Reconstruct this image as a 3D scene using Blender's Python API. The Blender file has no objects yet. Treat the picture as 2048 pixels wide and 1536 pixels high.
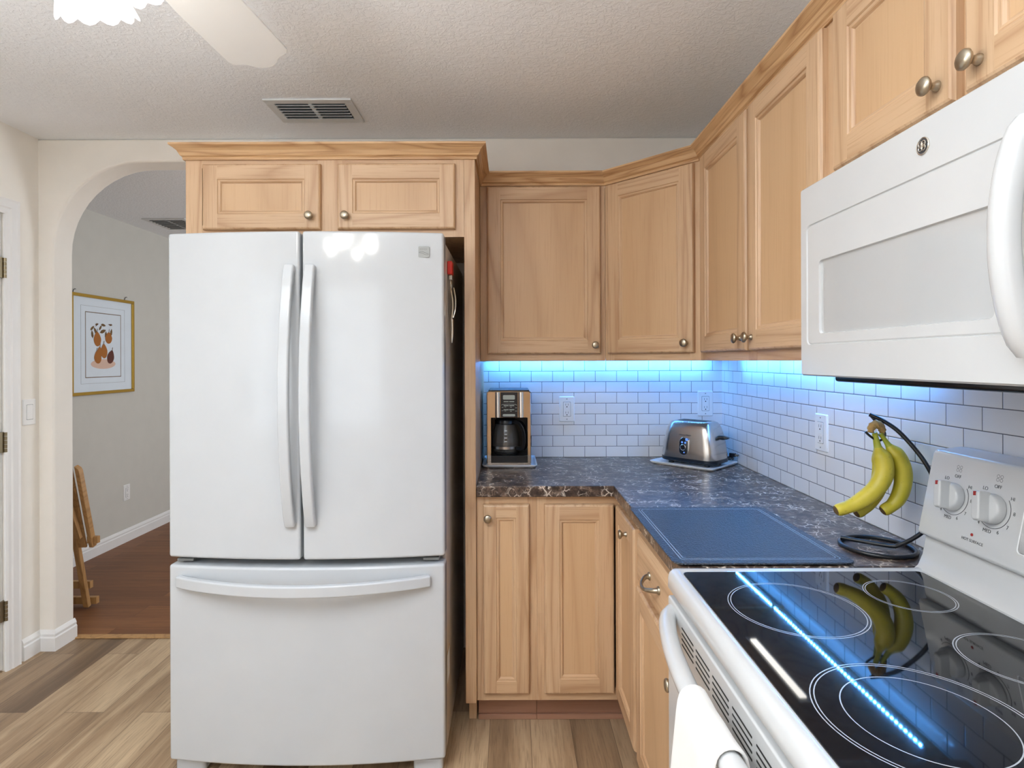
import bpy, bmesh, math, random
from mathutils import Vector, Matrix
random.seed(7)
PI = math.pi
SC = bpy.context.scene
COL = SC.collection
def R(a): return math.radians(a)

# ------------------------------------------------------------------ camera
cam_d = bpy.data.cameras.new('camera')
cam_d.sensor_width = 36.0
cam_d.lens = 1146 / 2048 * 36
cam_d.shift_x = 2 / 2048
cam_d.shift_y = -47 / 2048
cam_d.clip_start = 0.02
cam = bpy.data.objects.new('camera', cam_d)
COL.objects.link(cam)
cam.matrix_world = Matrix.Translation((0, 0, 1.375)) @ Matrix.Rotation(R(90), 4, 'X') @ Matrix.Rotation(R(-0.2), 4, 'Z')
SC.camera = cam

# ------------------------------------------------------------------ world, lights, exposure
SC.view_settings.view_transform = 'Standard'
SC.view_settings.look = 'None'
SC.view_settings.gamma = 1.0
SC.view_settings.use_curve_mapping = False
SC.view_settings.exposure = 0.0
w = bpy.data.worlds.new('daylight'); SC.world = w; w.use_nodes = True
w.node_tree.nodes['Background'].inputs[0].default_value = (0.93, 0.97, 1.0, 1)
w.node_tree.nodes['Background'].inputs[1].default_value = 1.5
SC.cycles.max_bounces = 10
SC.cycles.diffuse_bounces = 6
SC.cycles.sample_clamp_indirect = 6.0
SC.cycles.caustics_reflective = False

def area(name, loc, rot, sx, sy, power, color=(1, 1, 1), spread=180):
    l = bpy.data.lights.new(name, 'AREA'); l.shape = 'RECTANGLE'
    l.size, l.size_y, l.energy, l.color = sx, sy, power, color
    l.spread = R(spread)
    o = bpy.data.objects.new(name, l); COL.objects.link(o)
    o.location = loc; o.rotation_euler = rot
    return o
def point(name, loc, power, color=(1, 1, 1), r=0.03):
    l = bpy.data.lights.new(name, 'POINT'); l.energy, l.color, l.shadow_soft_size = power, color, r
    o = bpy.data.objects.new(name, l); COL.objects.link(o); o.location = loc
    return o
# daylight through the window behind the camera and through the one in the left wall
area('window_daylight', (-1.35, -3.44, 1.45), (R(90), 0, 0), 1.3, 1.75, 9.5, (0.86, 0.93, 1.0))
area('side_window_daylight', (-2.22, -1.3, 1.45), (R(90), 0, R(-90)), 1.7, 1.3, 7.5, (0.86, 0.93, 1.0))
# added fill aimed upward to brighten the ceiling; no real fixture here
area('ceiling_fill', (-0.85, -0.12, 1.6), (R(180), 0, 0), 0.8, 0.8, 90, (0.87, 0.94, 1.0), 150)
# added fill brightening the hall from the far right; no window there
area('hall_fill', (0.85, 4.6, 1.5), (R(90), 0, R(90)), 1.6, 1.5, 44, (0.9, 0.95, 1.0))

# ------------------------------------------------------------------ materials
def srgb(r, g, b):
    f = lambda c: (c / 255 / 12.92) if c / 255 <= 0.04045 else ((c / 255 + 0.055) / 1.055) ** 2.4
    return (f(r), f(g), f(b), 1)
class NT:
    def __init__(s, name):
        s.m = bpy.data.materials.new(name); s.m.use_nodes = True
        s.t = s.m.node_tree; s.b = s.t.nodes['Principled BSDF']
    def n(s, typ, **kw):
        o = s.t.nodes.new(typ)
        for k, v in kw.items():
            if k in o.inputs: o.inputs[k].default_value = v
            else: setattr(o, k, v)
        return o
    def l(s, a, b): s.t.links.new(a, b)
    def math(s, op, a, b=None, c=None):
        o = s.n('ShaderNodeMath', operation=op)
        for i, v in enumerate((a, b, c)):
            if v is None: continue
            if isinstance(v, (int, float)): o.inputs[i].default_value = v
            else: s.l(v, o.inputs[i])
        return o.outputs[0]
    def ramp(s, fac, stops):
        o = s.n('ShaderNodeValToRGB'); e = o.color_ramp.elements
        while len(e) < len(stops): e.new(0.5)
        for i, (p, c) in enumerate(stops): e[i].position = p; e[i].color = c
        s.l(fac, o.inputs[0]); return o.outputs[0]
    def mix(s, fac, a, b, blend='MIX'):
        o = s.n('ShaderNodeMix', data_type='RGBA', blend_type=blend)
        for i, v in ((0, fac), (6, a), (7, b)):
            if isinstance(v, (int, float)): o.inputs[i].default_value = v
            elif isinstance(v, tuple): o.inputs[i].default_value = v
            else: s.l(v, o.inputs[i])
        return o.outputs[2]
    def coord(s, scale=(1, 1, 1), rnd=True, rot=(0, 0, 0), uv=False):
        tc = s.n('ShaderNodeTexCoord'); mp = s.n('ShaderNodeMapping')
        mp.inputs['Scale'].default_value = scale; mp.inputs['Rotation'].default_value = rot
        if rnd:
            oi = s.n('ShaderNodeObjectInfo')
            v = s.n('ShaderNodeVectorMath', operation='MULTIPLY_ADD')
            v.inputs[1].default_value = (7.3, 11.1, 5.7)
            s.l(oi.outputs['Random'], v.inputs[0]); s.l(tc.outputs['UV' if uv else 'Object'], v.inputs[2])
            s.l(v.outputs[0], mp.inputs[0])
        else: s.l(tc.outputs['Object'], mp.inputs[0])
        return mp.outputs[0]
    def noise(s, vec, scale, detail=3, rough=0.5, dist=0.0):
        o = s.n('ShaderNodeTexNoise'); s.l(vec, o.inputs['Vector'])
        o.inputs['Scale'].default_value = scale; o.inputs['Detail'].default_value = detail
        o.inputs['Roughness'].default_value = rough; o.inputs['Distortion'].default_value = dist
        return o.outputs['Fac']
    def bump(s, h, strength=0.2, dist=0.01):
        o = s.n('ShaderNodeBump'); o.inputs['Strength'].default_value = strength; o.inputs['Distance'].default_value = dist
        s.l(h, o.inputs['Height']); s.l(o.outputs[0], s.b.inputs['Normal'])
    def set(s, **kw):
        for k, v in kw.items():
            i = s.b.inputs[k.replace('_', ' ')]
            if hasattr(v, 'is_output') or isinstance(v, bpy.types.NodeSocket): s.l(v, i)
            else: i.default_value = v
        return s
def plain(name, col, rough=0.5, metal=0.0, bump=None, **kw):
    t = NT(name); v = t.coord((1, 1, 1))
    f = t.noise(v, 9, 3)
    c0 = tuple(min(1, c * 0.985) for c in col[:3]) + (1,); c1 = tuple(min(1, c * 1.015) for c in col[:3]) + (1,)
    t.set(Base_Color=t.ramp(f, [(0.3, c0), (0.7, c1)]), Roughness=rough, Metallic=metal, **kw)
    if bump: t.bump(t.noise(v, bump[0], 4, 0.6), bump[1], bump[2])
    return t.m

def wood(name, axis, light, mid, dark, ringscale=5.0, rough=0.42, amount=1.0, uv=False):
    """grain running along a local axis (0 x, 1 y, 2 z)"""
    t = NT(name)
    sc = [1.0, 1.0, 1.0]; sc[axis] = 0.075
    v = t.coord(tuple(sc), True, (0, 0, 0), uv)
    f = t.noise(v, ringscale, 2, 0.45, 0.35)
    rings = t.math('PINGPONG', t.math('MULTIPLY', f, 9.0), 0.5)
    rings = t.math('POWER', t.math('MULTIPLY', rings, 2.0), 3.0)
    sf = [1.0, 1.0, 1.0]; sf[axis] = 0.025
    v2 = t.coord(tuple(sf), True, (0, 0, 0), uv)
    fine = t.noise(v2, 210, 3, 0.6)
    broad = t.noise(v, 2.2, 2)
    col = t.mix(t.math('MULTIPLY', broad, 0.9), light, mid)
    col = t.mix(t.math('MULTIPLY', rings, 0.6 * amount), col, dark)
    col = t.mix(t.ramp(fine, [(0.52, (0, 0, 0, 1)), (0.72, (0.55 * amount,) * 3 + (1,))]), col, dark)
    t.set(Base_Color=col, Roughness=rough)
    t.bump(fine, 0.08, 0.002)
    return t.m

OAK = (srgb(207, 175, 141), srgb(194, 158, 121), srgb(160, 120, 84))
M = {}
M['oak_x'] = wood('oak_grain_across', 0, *OAK)
M['oak_y'] = wood('oak_grain_deep', 1, *OAK)
M['oak_z'] = wood('oak_grain_upright', 2, *OAK)
M['oak_panel'] = wood('oak_veneer', 2, srgb(205, 170, 132), srgb(195, 158, 118), srgb(170, 130, 92), 2.0, 0.4, 0.55)
M['oak_crown'] = wood('oak_crown', 0, srgb(210, 174, 132), srgb(196, 155, 110), srgb(152, 108, 66), 14, 0.4, 1.2, True)
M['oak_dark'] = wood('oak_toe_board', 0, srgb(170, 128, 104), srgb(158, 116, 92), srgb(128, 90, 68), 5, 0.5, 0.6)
M['tray_wood'] = wood('tray_table_wood', 2, srgb(190, 148, 98), srgb(174, 132, 82), srgb(138, 98, 56), 8, 0.45)

t = NT('ceiling_knockdown'); v = t.coord((1, 1, 1), False)
f = t.noise(v, 55, 4, 0.6, 0.8); t.set(Base_Color=srgb(247, 250, 254), Roughness=0.95)
t.bump(t.ramp(f, [(0.44, (0, 0, 0, 1)), (0.6, (1, 1, 1, 1))]), 0.35, 0.005); M['ceiling'] = t.m
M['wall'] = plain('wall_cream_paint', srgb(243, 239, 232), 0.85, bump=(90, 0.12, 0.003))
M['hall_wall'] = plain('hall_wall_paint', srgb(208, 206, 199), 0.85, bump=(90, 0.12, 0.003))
M['trim'] = plain('white_trim_paint', srgb(240, 240, 240), 0.35)
M['white_app'] = plain('white_appliance_enamel', srgb(204, 205, 205), 0.22, Coat_Weight=0.3, Coat_Roughness=0.08)
M['fridge_white'] = plain('refrigerator_white', srgb(193, 197, 201), 0.09)
M['fan_white'] = plain('fan_blade_white', srgb(222, 221, 219), 0.5)
M['fridge_side'] = plain('refrigerator_side_grey', srgb(196, 190, 180), 0.5, bump=(500, 0.1, 0.001))
M['white_plastic'] = plain('white_plastic', srgb(240, 240, 240), 0.3)
M['black_plastic'] = plain('black_plastic', srgb(22, 23, 26), 0.28)
M['dark'] = plain('dark_gap', srgb(24, 22, 20), 0.8)
M['grey'] = plain('grey_plastic', srgb(120, 122, 122), 0.45)
M['ink'] = plain('grey_ink', srgb(60, 60, 62), 0.6)
M['red'] = plain('red_plastic', srgb(214, 40, 28), 0.35)
M['darkred'] = plain('red_mark', srgb(150, 36, 30), 0.5)
M['brass_old'] = plain('antique_hinge_metal', srgb(140, 128, 104), 0.35, 0.9)
M['nickel'] = plain('brushed_nickel', srgb(178, 166, 146), 0.3, 1.0)
M['gold'] = plain('gold_frame', srgb(196, 158, 70), 0.3, 0.75)
M['chrome'] = plain('chrome', srgb(222, 214, 204), 0.07, 1.0)
M['steel_dark'] = plain('dark_steel_plate', srgb(70, 68, 66), 0.16, 1.0)
t = NT('brushed_steel'); v = t.coord((1, 1, 0.01)); f = t.noise(v, 400, 2)
t.set(Base_Color=srgb(206, 200, 194), Metallic=1.0, Roughness=t.math('MULTIPLY_ADD', f, 0.16, 0.14), Anisotropic=0.6); M['steel'] = t.m
M['badge_grey'] = plain('badge_grey_metal', srgb(146, 148, 146), 0.4, 0.0)
M['black_wire'] = plain('black_coated_wire', srgb(26, 27, 30), 0.3)
M['mat'] = plain('pale_blue_mat_board', srgb(226, 236, 246), 0.7)
M['paper'] = plain('print_paper', srgb(224, 234, 244), 0.7)
M['pear'] = plain('pear_ink', srgb(168, 104, 40), 0.7); M['pear2'] = plain('pear_ink_dark', srgb(96, 50, 38), 0.7)
M['leafink'] = plain('leaf_ink', srgb(112, 84, 46), 0.7); M['blush'] = plain('ground_ink', srgb(222, 190, 172), 0.7)
M['towel'] = plain('white_cloth', srgb(238, 236, 232), 0.95, bump=(260, 0.3, 0.002), Sheen_Weight=0.3)
M['grille_dark'] = plain('grille_shadow_box', srgb(58, 62, 64), 0.8)
M['grille'] = plain('grille_white', srgb(216, 218, 218), 0.45)
M['screen'] = plain('pale_display', srgb(178, 186, 178), 0.2)
M['mw_glass'] = plain('microwave_window_grey', srgb(186, 187, 187), 0.1, Coat_Weight=0.6, Coat_Roughness=0.03)
M['strainer'] = plain('bright_steel', srgb(216, 208, 194), 0.2, 1.0)

def emit(name, col, st):
    t = NT(name); t.set(Base_Color=col, Emission_Color=col, Emission_Strength=st, Roughness=0.4); return t.m
M['shade'] = emit('lit_frosted_glass', (1.0, 0.98, 0.94, 1), 1.5)
M['bulb'] = emit('lit_bulb', (1.0, 0.98, 0.94, 1), 26.0)
M['led'] = emit('led_chip', (0.075, 0.37, 1.0, 1), 480.0)
M['bar_lit'] = emit('light_bar_diffuser', (1.0, 0.97, 0.9, 1), 8.0)
M['blue_led'] = emit('blue_indicator', (0.12, 0.3, 0.9, 1), 0.5)

# glass of the carafe
t = NT('carafe_glass'); t.set(Base_Color=(0.75, 0.72, 0.68, 1), Roughness=0.02, Transmission_Weight=0.92, IOR=1.4); M['carafe'] = t.m
# black ceramic glass of the cooktop
t = NT('black_ceramic_glass'); v = t.coord((1, 1, 1)); f = t.noise(v, 900, 2)
t.set(Base_Color=t.ramp(f, [(0.45, srgb(10, 11, 15)), (0.75, srgb(20, 22, 28))]), Roughness=0.035, IOR=1.6, Specular_IOR_Level=0.5); M['ceran'] = t.m
M['ring'] = plain('printed_ring', srgb(176, 180, 186), 0.2)
# textured black glass of the cutting board
t = NT('pebbled_black_glass'); v = t.coord((1, 1, 1)); f = t.noise(v, 240, 2, 0.5)
t.set(Base_Color=srgb(16, 30, 46), Roughness=0.32, IOR=1.9); t.bump(f, 0.9, 0.005); M['board'] = t.m
M['board_line'] = plain('etched_line', srgb(170, 185, 200), 0.4)
# brown marble laminate
t = NT('brown_marble_laminate'); v = t.coord((1, 1, 1), False)
n1 = t.n('ShaderNodeTexNoise'); t.l(v, n1.inputs['Vector']); n1.inputs['Scale'].default_value = 20; n1.inputs['Detail'].default_value = 4
vv = t.n('ShaderNodeVectorMath', operation='MULTIPLY_ADD'); vv.inputs[1].default_value = (0.045, 0.045, 0.045)
t.l(n1.outputs['Color'], vv.inputs[0]); t.l(v, vv.inputs[2])
def vor(scale):
    o = t.n('ShaderNodeTexVoronoi', feature='DISTANCE_TO_EDGE'); o.inputs['Scale'].default_value = scale
    t.l(vv.outputs[0], o.inputs['Vector']); return o.outputs['Distance']
blot = t.noise(v, 30, 4, 0.65)
veins = t.ramp(vor(40), [(0.0, (1, 1, 1, 1)), (0.05, (0.25, 0.25, 0.25, 1)), (0.11, (0, 0, 0, 1))])
veins2 = t.ramp(vor(95), [(0.0, (0.75, 0.75, 0.75, 1)), (0.07, (0, 0, 0, 1))])
mask = t.ramp(t.noise(v, 19, 3, 0.5), [(0.47, (0, 0, 0, 1)), (0.62, (1, 1, 1, 1))])
mask2 = t.ramp(t.noise(v, 40, 2, 0.5), [(0.5, (0, 0, 0, 1)), (0.66, (1, 1, 1, 1))])
base = t.ramp(blot, [(0.32, srgb(30, 23, 21)), (0.5, srgb(64, 50, 44)), (0.7, srgb(112, 92, 78))])
c = t.mix(t.math('MULTIPLY', veins, mask), base, srgb(236, 222, 206))
c = t.mix(t.math('MULTIPLY', veins2, mask2), c, srgb(190, 165, 140))
t.set(Base_Color=c, Roughness=0.3, Specular_IOR_Level=0.45); M['laminate'] = t.m

# subway tile: joints from a brick pattern, 4 x 2 inch
def tile_mat(name, u_axis, u0):
    t = NT(name); tc = t.n('ShaderNodeTexCoord'); sp = t.n('ShaderNodeSeparateXYZ'); t.l(tc.outputs['Object'], sp.inputs[0])
    cb = t.n('ShaderNodeCombineXYZ')
    t.l(t.math('SUBTRACT', sp.outputs[u_axis], u0), cb.inputs[0]); t.l(t.math('SUBTRACT', sp.outputs[2], 0.914 - 0.0512 * 40), cb.inputs[1])
    b = t.n('ShaderNodeTexBrick', offset=0.5, offset_frequency=2)
    for k, vv in (('Scale', 1.0), ('Brick Width', 0.1017), ('Row Height', 0.0512), ('Mortar Size', 0.0011), ('Mortar Smooth', 0.1), ('Bias', 0.0)):
        b.inputs[k].default_value = vv
    b.inputs['Color1'].default_value = srgb(236, 236, 238); b.inputs['Color2'].default_value = srgb(229, 230, 233)
    b.inputs['Mortar'].default_value = srgb(96, 98, 104)
    t.l(cb.outputs[0], b.inputs['Vector'])
    b2 = t.n('ShaderNodeTexBrick', offset=0.5, offset_frequency=2)
    for k, vv in (('Scale', 1.0), ('Brick Width', 0.1017), ('Row Height', 0.0512), ('Mortar Size', 0.003), ('Mortar Smooth', 1.0)):
        b2.inputs[k].default_value = vv
    t.l(cb.outputs[0], b2.inputs['Vector'])
    rg = t.math('MULTIPLY_ADD', b.outputs['Fac'], 0.6, 0.16)
    t.set(Base_Color=b.outputs['Color'], Roughness=rg)
    inv = t.math('SUBTRACT', 1.0, b2.outputs['Fac'])
    t.bump(inv, 0.35, 0.0015)
    return t.m
M['tile_back'] = tile_mat('white_subway_tile', 0, 0.1974 - 10 * 0.1017)
M['tile_right'] = tile_mat('white_subway_tile_side', 1, 2.289 - 40 * 0.1017)

def planks(name, along, width, length, cols, dark, rough, scale_f=24):
    t = NT(name); tc = t.n('ShaderNodeTexCoord'); sp = t.n('ShaderNodeSeparateXYZ'); t.l(tc.outputs['Object'], sp.inputs[0])
    cb = t.n('ShaderNodeCombineXYZ'); a = along; o = 1 - along
    t.l(t.math('ADD', sp.outputs[a], 40.0), cb.inputs[0]); t.l(t.math('ADD', sp.outputs[o], 40.06), cb.inputs[1])
    b = t.n('ShaderNodeTexBrick', offset=0.37, offset_frequency=2)
    for k, vv in (('Scale', 1.0), ('Brick Width', length), ('Row Height', width), ('Mortar Size', 0.0009), ('Mortar Smooth', 0.2)):
        b.inputs[k].default_value = vv
    b.inputs['Color1'].default_value = (0, 0, 0, 1); b.inputs['Color2'].default_value = (1, 1, 1, 1); b.inputs['Mortar'].default_value = (0.5, 0.5, 0.5, 1)
    t.l(cb.outputs[0], b.inputs['Vector'])
    bw = t.n('ShaderNodeSeparateColor'); t.l(b.outputs['Color'], bw.inputs[0])
    sc = t.n('ShaderNodeVectorMath', operation='MULTIPLY_ADD'); sc.inputs[1].default_value = (0.06, 1, 1)
    off = t.n('ShaderNodeCombineXYZ'); t.l(t.math('MULTIPLY', bw.outputs[0], 37.0), off.inputs[0]); t.l(t.math('MULTIPLY', bw.outputs[0], 13.0), off.inputs[2])
    t.l(cb.outputs[0], sc.inputs[0]); t.l(off.outputs[0], sc.inputs[2])
    g = t.noise(sc.outputs[0], scale_f, 4, 0.6, 0.7)
    fine = t.noise(sc.outputs[0], 160, 3, 0.6)
    tone = t.math('ADD', t.math('MULTIPLY', bw.outputs[0], 0.3), t.math('MULTIPLY', g, 0.72))
    col = t.ramp(tone, [(0.27, cols[0]), (0.5, cols[1]), (0.74, cols[2])])
    col = t.mix(t.ramp(fine, [(0.5, (0, 0, 0, 1)), (0.75, (0.5, 0.5, 0.5, 1))]), col, dark)
    col = t.mix(b.outputs['Fac'], col, dark)
    t.set(Base_Color=col, Roughness=rough)
    t.bump(fine, 0.06, 0.002)
    return t.m
M['vinyl'] = planks('grey_brown_vinyl_plank', 1, 0.152, 1.22, (srgb(106, 84, 63), srgb(158, 131, 102), srgb(204, 179, 146)), srgb(90, 72, 55), 0.42, 13)
M['hall_floor'] = planks('reddish_brown_wood_floor', 0, 0.13, 1.2, (srgb(110, 68, 38), srgb(130, 83, 48), srgb(148, 100, 60)), srgb(84, 50, 28), 0.5)
# bananas
t = NT('banana_peel'); v = t.coord((1, 1, 1)); f = t.noise(v, 14, 3); sp_ = t.noise(v, 120, 2)
c = t.ramp(f, [(0.3, srgb(182, 168, 40)), (0.7, srgb(212, 192, 66))])
c = t.mix(t.ramp(sp_, [(0.66, (0, 0, 0, 1)), (0.74, (0.35, 0.35, 0.35, 1))]), c, srgb(150, 120, 40))
t.set(Base_Color=c, Roughness=0.42); M['banana'] = t.m
M['banana_green'] = plain('banana_stem_green', srgb(168, 172, 52), 0.5)
M['banana_brown'] = plain('banana_tip_brown', srgb(92, 70, 40), 0.8)
M['banana_crown'] = plain('banana_crown_tan', srgb(176, 142, 86), 0.75)

# ------------------------------------------------------------------ mesh helpers
def box(bm, x0, x1, y0, y1, z0, z1, mi=0):
    vs = [bm.verts.new((x, y, z)) for z in (z0, z1) for y in (y0, y1) for x in (x0, x1)]
    for f in ((0, 2, 3, 1), (4, 5, 7, 6), (0, 1, 5, 4), (2, 6, 7, 3), (0, 4, 6, 2), (1, 3, 7, 5)):
        bm.faces.new([vs[i] for i in f]).material_index = mi
def rings(bm, rs, cap0=None, cap1=None, mis=None, closed=True):
    """bridge rings of equal length; caps by material index; mis: one index per band"""
    V = [[bm.verts.new(p) for p in r] for r in rs]
    n = len(V[0])
    for k in range(len(V) - 1):
        for i in range(n if closed else n - 1):
            j = (i + 1) % n
            f = bm.faces.new((V[k][i], V[k][j], V[k + 1][j], V[k + 1][i]))
            f.material_index = mis[k] if mis else 0
    if cap0 is not None: bm.faces.new(list(reversed(V[0]))).material_index = cap0
    if cap1 is not None: bm.faces.new(V[-1]).material_index = cap1
def rrect(x0, x1, y0, y1, r, n=5):
    out = []
    for cx, cy, a0 in ((x1 - r, y1 - r, 0), (x0 + r, y1 - r, 90), (x0 + r, y0 + r, 180), (x1 - r, y0 + r, 270)):
        for i in range(n + 1):
            a = R(a0 + 90 * i / n); out.append((cx + r * math.cos(a), cy + r * math.sin(a)))
    return out
def lathe(bm, prof, seg=24, mat=Matrix.Identity(4), mis=None, cap0=None, cap1=None):
    rs = [[mat @ Vector((r * math.cos(2 * PI * i / seg), r * math.sin(2 * PI * i / seg), z)) for i in range(seg)] for r, z in prof]
    rings(bm, rs, cap0, cap1, mis)
def tube(bm, pts, rad, seg=10, closed=False, mi=0, mis=None, caps=True, squash=1.0, up=Vector((0, 0, 1))):
    pts = [Vector(p) for p in pts]; n = len(pts)
    rs = []; prev = None
    for k in range(n):
        a = pts[(k - 1) % n] if (closed or k > 0) else pts[k]
        b = pts[(k + 1) % n] if (closed or k < n - 1) else pts[k]
        d = (b - a).normalized()
        if prev is None:
            u = up if abs(d.dot(up)) < 0.95 else Vector((1, 0, 0))
            s = d.cross(u).normalized()
        else:
            s = (prev - d * prev.dot(d)).normalized()
        prev = s; q = d.cross(s).normalized()
        r = rad[k] if isinstance(rad, (list, tuple)) else rad
        rs.append([pts[k] + (s * math.cos(2 * PI * i / seg) + q * (math.sin(2 * PI * i / seg) * squash)) * r for i in range(seg)])
    if closed: rs.append(rs[0])
    rings(bm, rs, mi if caps and not closed else None, (mis[-1] if mis else mi) if caps and not closed else None, mis or [mi] * (len(rs) - 1))
def smooth_path(ctrl, per=8):
    P = [Vector(p) for p in ctrl]; out = []
    for i in range(len(P) - 1):
        p0 = P[max(0, i - 1)]; p1 = P[i]; p2 = P[i + 1]; p3 = P[min(len(P) - 1, i + 2)]
        for k in range(per):
            t = k / per
            out.append(0.5 * ((2 * p1) + (p2 - p0) * t + (2 * p0 - 5 * p1 + 4 * p2 - p3) * t * t + (3 * p1 - p0 - 3 * p2 + p3) * t ** 3))
    out.append(P[-1]); return out
def prism(bm, poly, axis, a0, a1, mi=0):
    """extrude a 2-D outline along an axis (0: (y,z) outline, 1: (x,z), 2: (x,y))"""
    def P(p, a): return ((a, p[0], p[1]), (p[0], a, p[1]), (p[0], p[1], a))[axis]
    rings(bm, [[P(p, a0) for p in poly], [P(p, a1) for p in poly]], mi, mi, [mi])
def sweep(bm, path, prof, mi=0, uv=False, up=Vector((0, 0, 1)), flip=1):
    """mitred sweep of an (out, up) profile along a plan path; out is to the right of travel"""
    P = [Vector(p) for p in path]; rs = []
    for k, p in enumerate(P):
        d1 = (P[k] - P[k - 1]).normalized() if k else (P[1] - P[0]).normalized()
        d2 = (P[k + 1] - P[k]).normalized() if k < len(P) - 1 else d1
        n1 = d1.cross(up) * flip; n2 = d2.cross(up) * flip
        m = (n1 + n2).normalized(); m = m / max(0.2, m.dot(n1))
        rs.append([p + m * o + up * h for o, h in prof])
    if uv:
        ul = bm.loops.layers.uv.new('run'); acc = 0.0; pl = [0.0]
        for a, b in zip(prof, prof[1:]): pl.append(pl[-1] + math.dist(a, b))
        for k in range(len(rs) - 1):
            L_ = (P[k + 1] - P[k]).length; n_ = len(prof)
            A = [bm.verts.new(p) for p in rs[k]]; C = [bm.verts.new(p) for p in rs[k + 1]]
            for i in range(n_ - 1):
                f = bm.faces.new((A[i], A[i + 1], C[i + 1], C[i]))
                for lp, c in zip(f.loops, ((acc, pl[i]), (acc, pl[i + 1]), (acc + L_, pl[i + 1]), (acc + L_, pl[i]))): lp[ul].uv = c
            acc += L_ + 3.7
        for r_ in (rs[0], rs[-1]): bm.faces.new([bm.verts.new(p) for p in r_])
        bmesh.ops.remove_doubles(bm, verts=bm.verts, dist=1e-6)
        return
    rings(bm, rs, mi, mi, [mi] * (len(rs) - 1))
def bar(bm, pts, side, wdt, thk, mi=0):
    """flat bar of rectangular section along a path"""
    pts = [Vector(p) for p in pts]; side = Vector(side).normalized(); rs = []
    for k, p in enumerate(pts):
        d = (pts[min(k + 1, len(pts) - 1)] - pts[max(k - 1, 0)]).normalized()
        n = d.cross(side).normalized()
        h = wdt[k] if isinstance(wdt, (list, tuple)) else wdt
        tk = thk[k] if isinstance(thk, (list, tuple)) else thk
        rs.append([p + side * (h * a / 2) + n * (tk * b / 2) for a, b in ((-1, -1), (1, -1), (1, 1), (-1, 1))])
    rings(bm, rs, mi, mi, [mi] * (len(rs) - 1))

def obj(name, bm, mats, parent=None, bevel=0, bseg=2, smooth=35, matrix=None, kind=None, subsurf=0):
    bmesh.ops.recalc_face_normals(bm, faces=bm.faces)
    for f in bm.faces: f.smooth = True
    for e in bm.edges:
        if len(e.link_faces) != 2 or e.calc_face_angle(0) > R(smooth): e.smooth = False
    me = bpy.data.meshes.new(name); bm.to_mesh(me); bm.free()
    for m in (mats if isinstance(mats, (list, tuple)) else [mats]): me.materials.append(M[m] if isinstance(m, str) else m)
    o = bpy.data.objects.new(name, me); COL.objects.link(o)
    if parent: o.parent = parent
    if matrix is not None: o.matrix_local = matrix
    if bevel:
        b = o.modifiers.new('bevel', 'BEVEL'); b.width = bevel; b.segments = bseg; b.limit_method = 'ANGLE'; b.angle_limit = R(35); b.harden_normals = True
    if subsurf:
        s = o.modifiers.new('subsurf', 'SUBSURF'); s.levels = subsurf; s.render_levels = subsurf
    if kind: o['kind'] = kind
    return o
def B(): return bmesh.new()
def tag(o, label, cat, group=None):
    o['label'] = label; o['category'] = cat
    if group: o['group'] = group
    return o
def thing(name, label, cat, loc=(0, 0, 0), rz=0, group=None):
    o = bpy.data.objects.new(name, None); COL.objects.link(o)
    o.location = loc; o.rotation_euler = (0, 0, R(rz)); o.empty_display_size = 0.05
    return tag(o, label, cat, group)
def text(name, s, size, parent, mtx, mat, align='CENTER'):
    c = bpy.data.curves.new('lettering', 'FONT'); c.body = s; c.size = size; c.align_x = align; c.align_y = 'CENTER'; c.extrude = 0.0001
    tmp = bpy.data.objects.new('lettering', c); COL.objects.link(tmp)
    bpy.context.view_layer.update()
    me = bpy.data.meshes.new_from_object(tmp.evaluated_get(bpy.context.evaluated_depsgraph_get()))
    bpy.data.objects.remove(tmp)
    me.materials.clear(); me.materials.append(M[mat])
    o = bpy.data.objects.new(name, me); COL.objects.link(o); o.parent = parent; o.matrix_local = mtx
    return o
def frame(o, u, v):
    u = Vector(u).normalized(); v = Vector(v).normalized(); n = u.cross(v)
    return Matrix(((u.x, v.x, n.x, o[0]), (u.y, v.y, n.y, o[1]), (u.z, v.z, n.z, o[2]), (0, 0, 0, 1)))

# ================================================================== SETTING
XL, XR, DB, CZ = -2.254, 1.010, 2.736, 2.440
bm = B(); box(bm, XL - 0.1, XR + 0.1, -3.5, 2.868, -0.05, 0); obj('floor', bm, 'vinyl', kind='structure')
bm = B(); box(bm, -3.1, 1.2, 2.868, 6.3, -0.05, 0.0); obj('floor_hall', bm, 'hall_floor', kind='structure')
bm = B(); box(bm, -3.1, 1.2, -3.6, 6.3, CZ, CZ + 0.06); obj('ceiling', bm, 'ceiling', kind='structure')
# left wall with the door opening and a window behind the camera
bm = B()
D0, D1, DZ = 1.72, 2.553, 2.045
box(bm, XL - 0.12, XL, D1, DB, 0, CZ); box(bm, XL - 0.12, XL, D0, D1, DZ, CZ)
box(bm, XL - 0.12, XL, -0.4, D0, 0, CZ); box(bm, XL - 0.12, XL, -2.2, -0.4, 0, 0.75); box(bm, XL - 0.12, XL, -2.2, -0.4, 2.15, CZ); box(bm, XL - 0.12, XL, -3.5, -2.2, 0, CZ)
obj('wall_left', bm, 'wall', kind='structure')
bm = B(); box(bm, XR, XR + 0.1, -3.5, 2.861, 0, CZ); obj('wall_right', bm, 'wall', kind='structure')
bm = B()
box(bm, XL - 0.12, XR + 0.1, -3.6, -3.5, 0, 0.5); box(bm, XL - 0.12, XR + 0.1, -3.6, -3.5, 2.35, CZ)
box(bm, XL - 0.12, -2.05, -3.6, -3.5, 0.5, 2.35); box(bm, -0.65, XR + 0.1, -3.6, -3.5, 0.5, 2.35)
obj('wall_rear', bm, 'wall', kind='structure')
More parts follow.
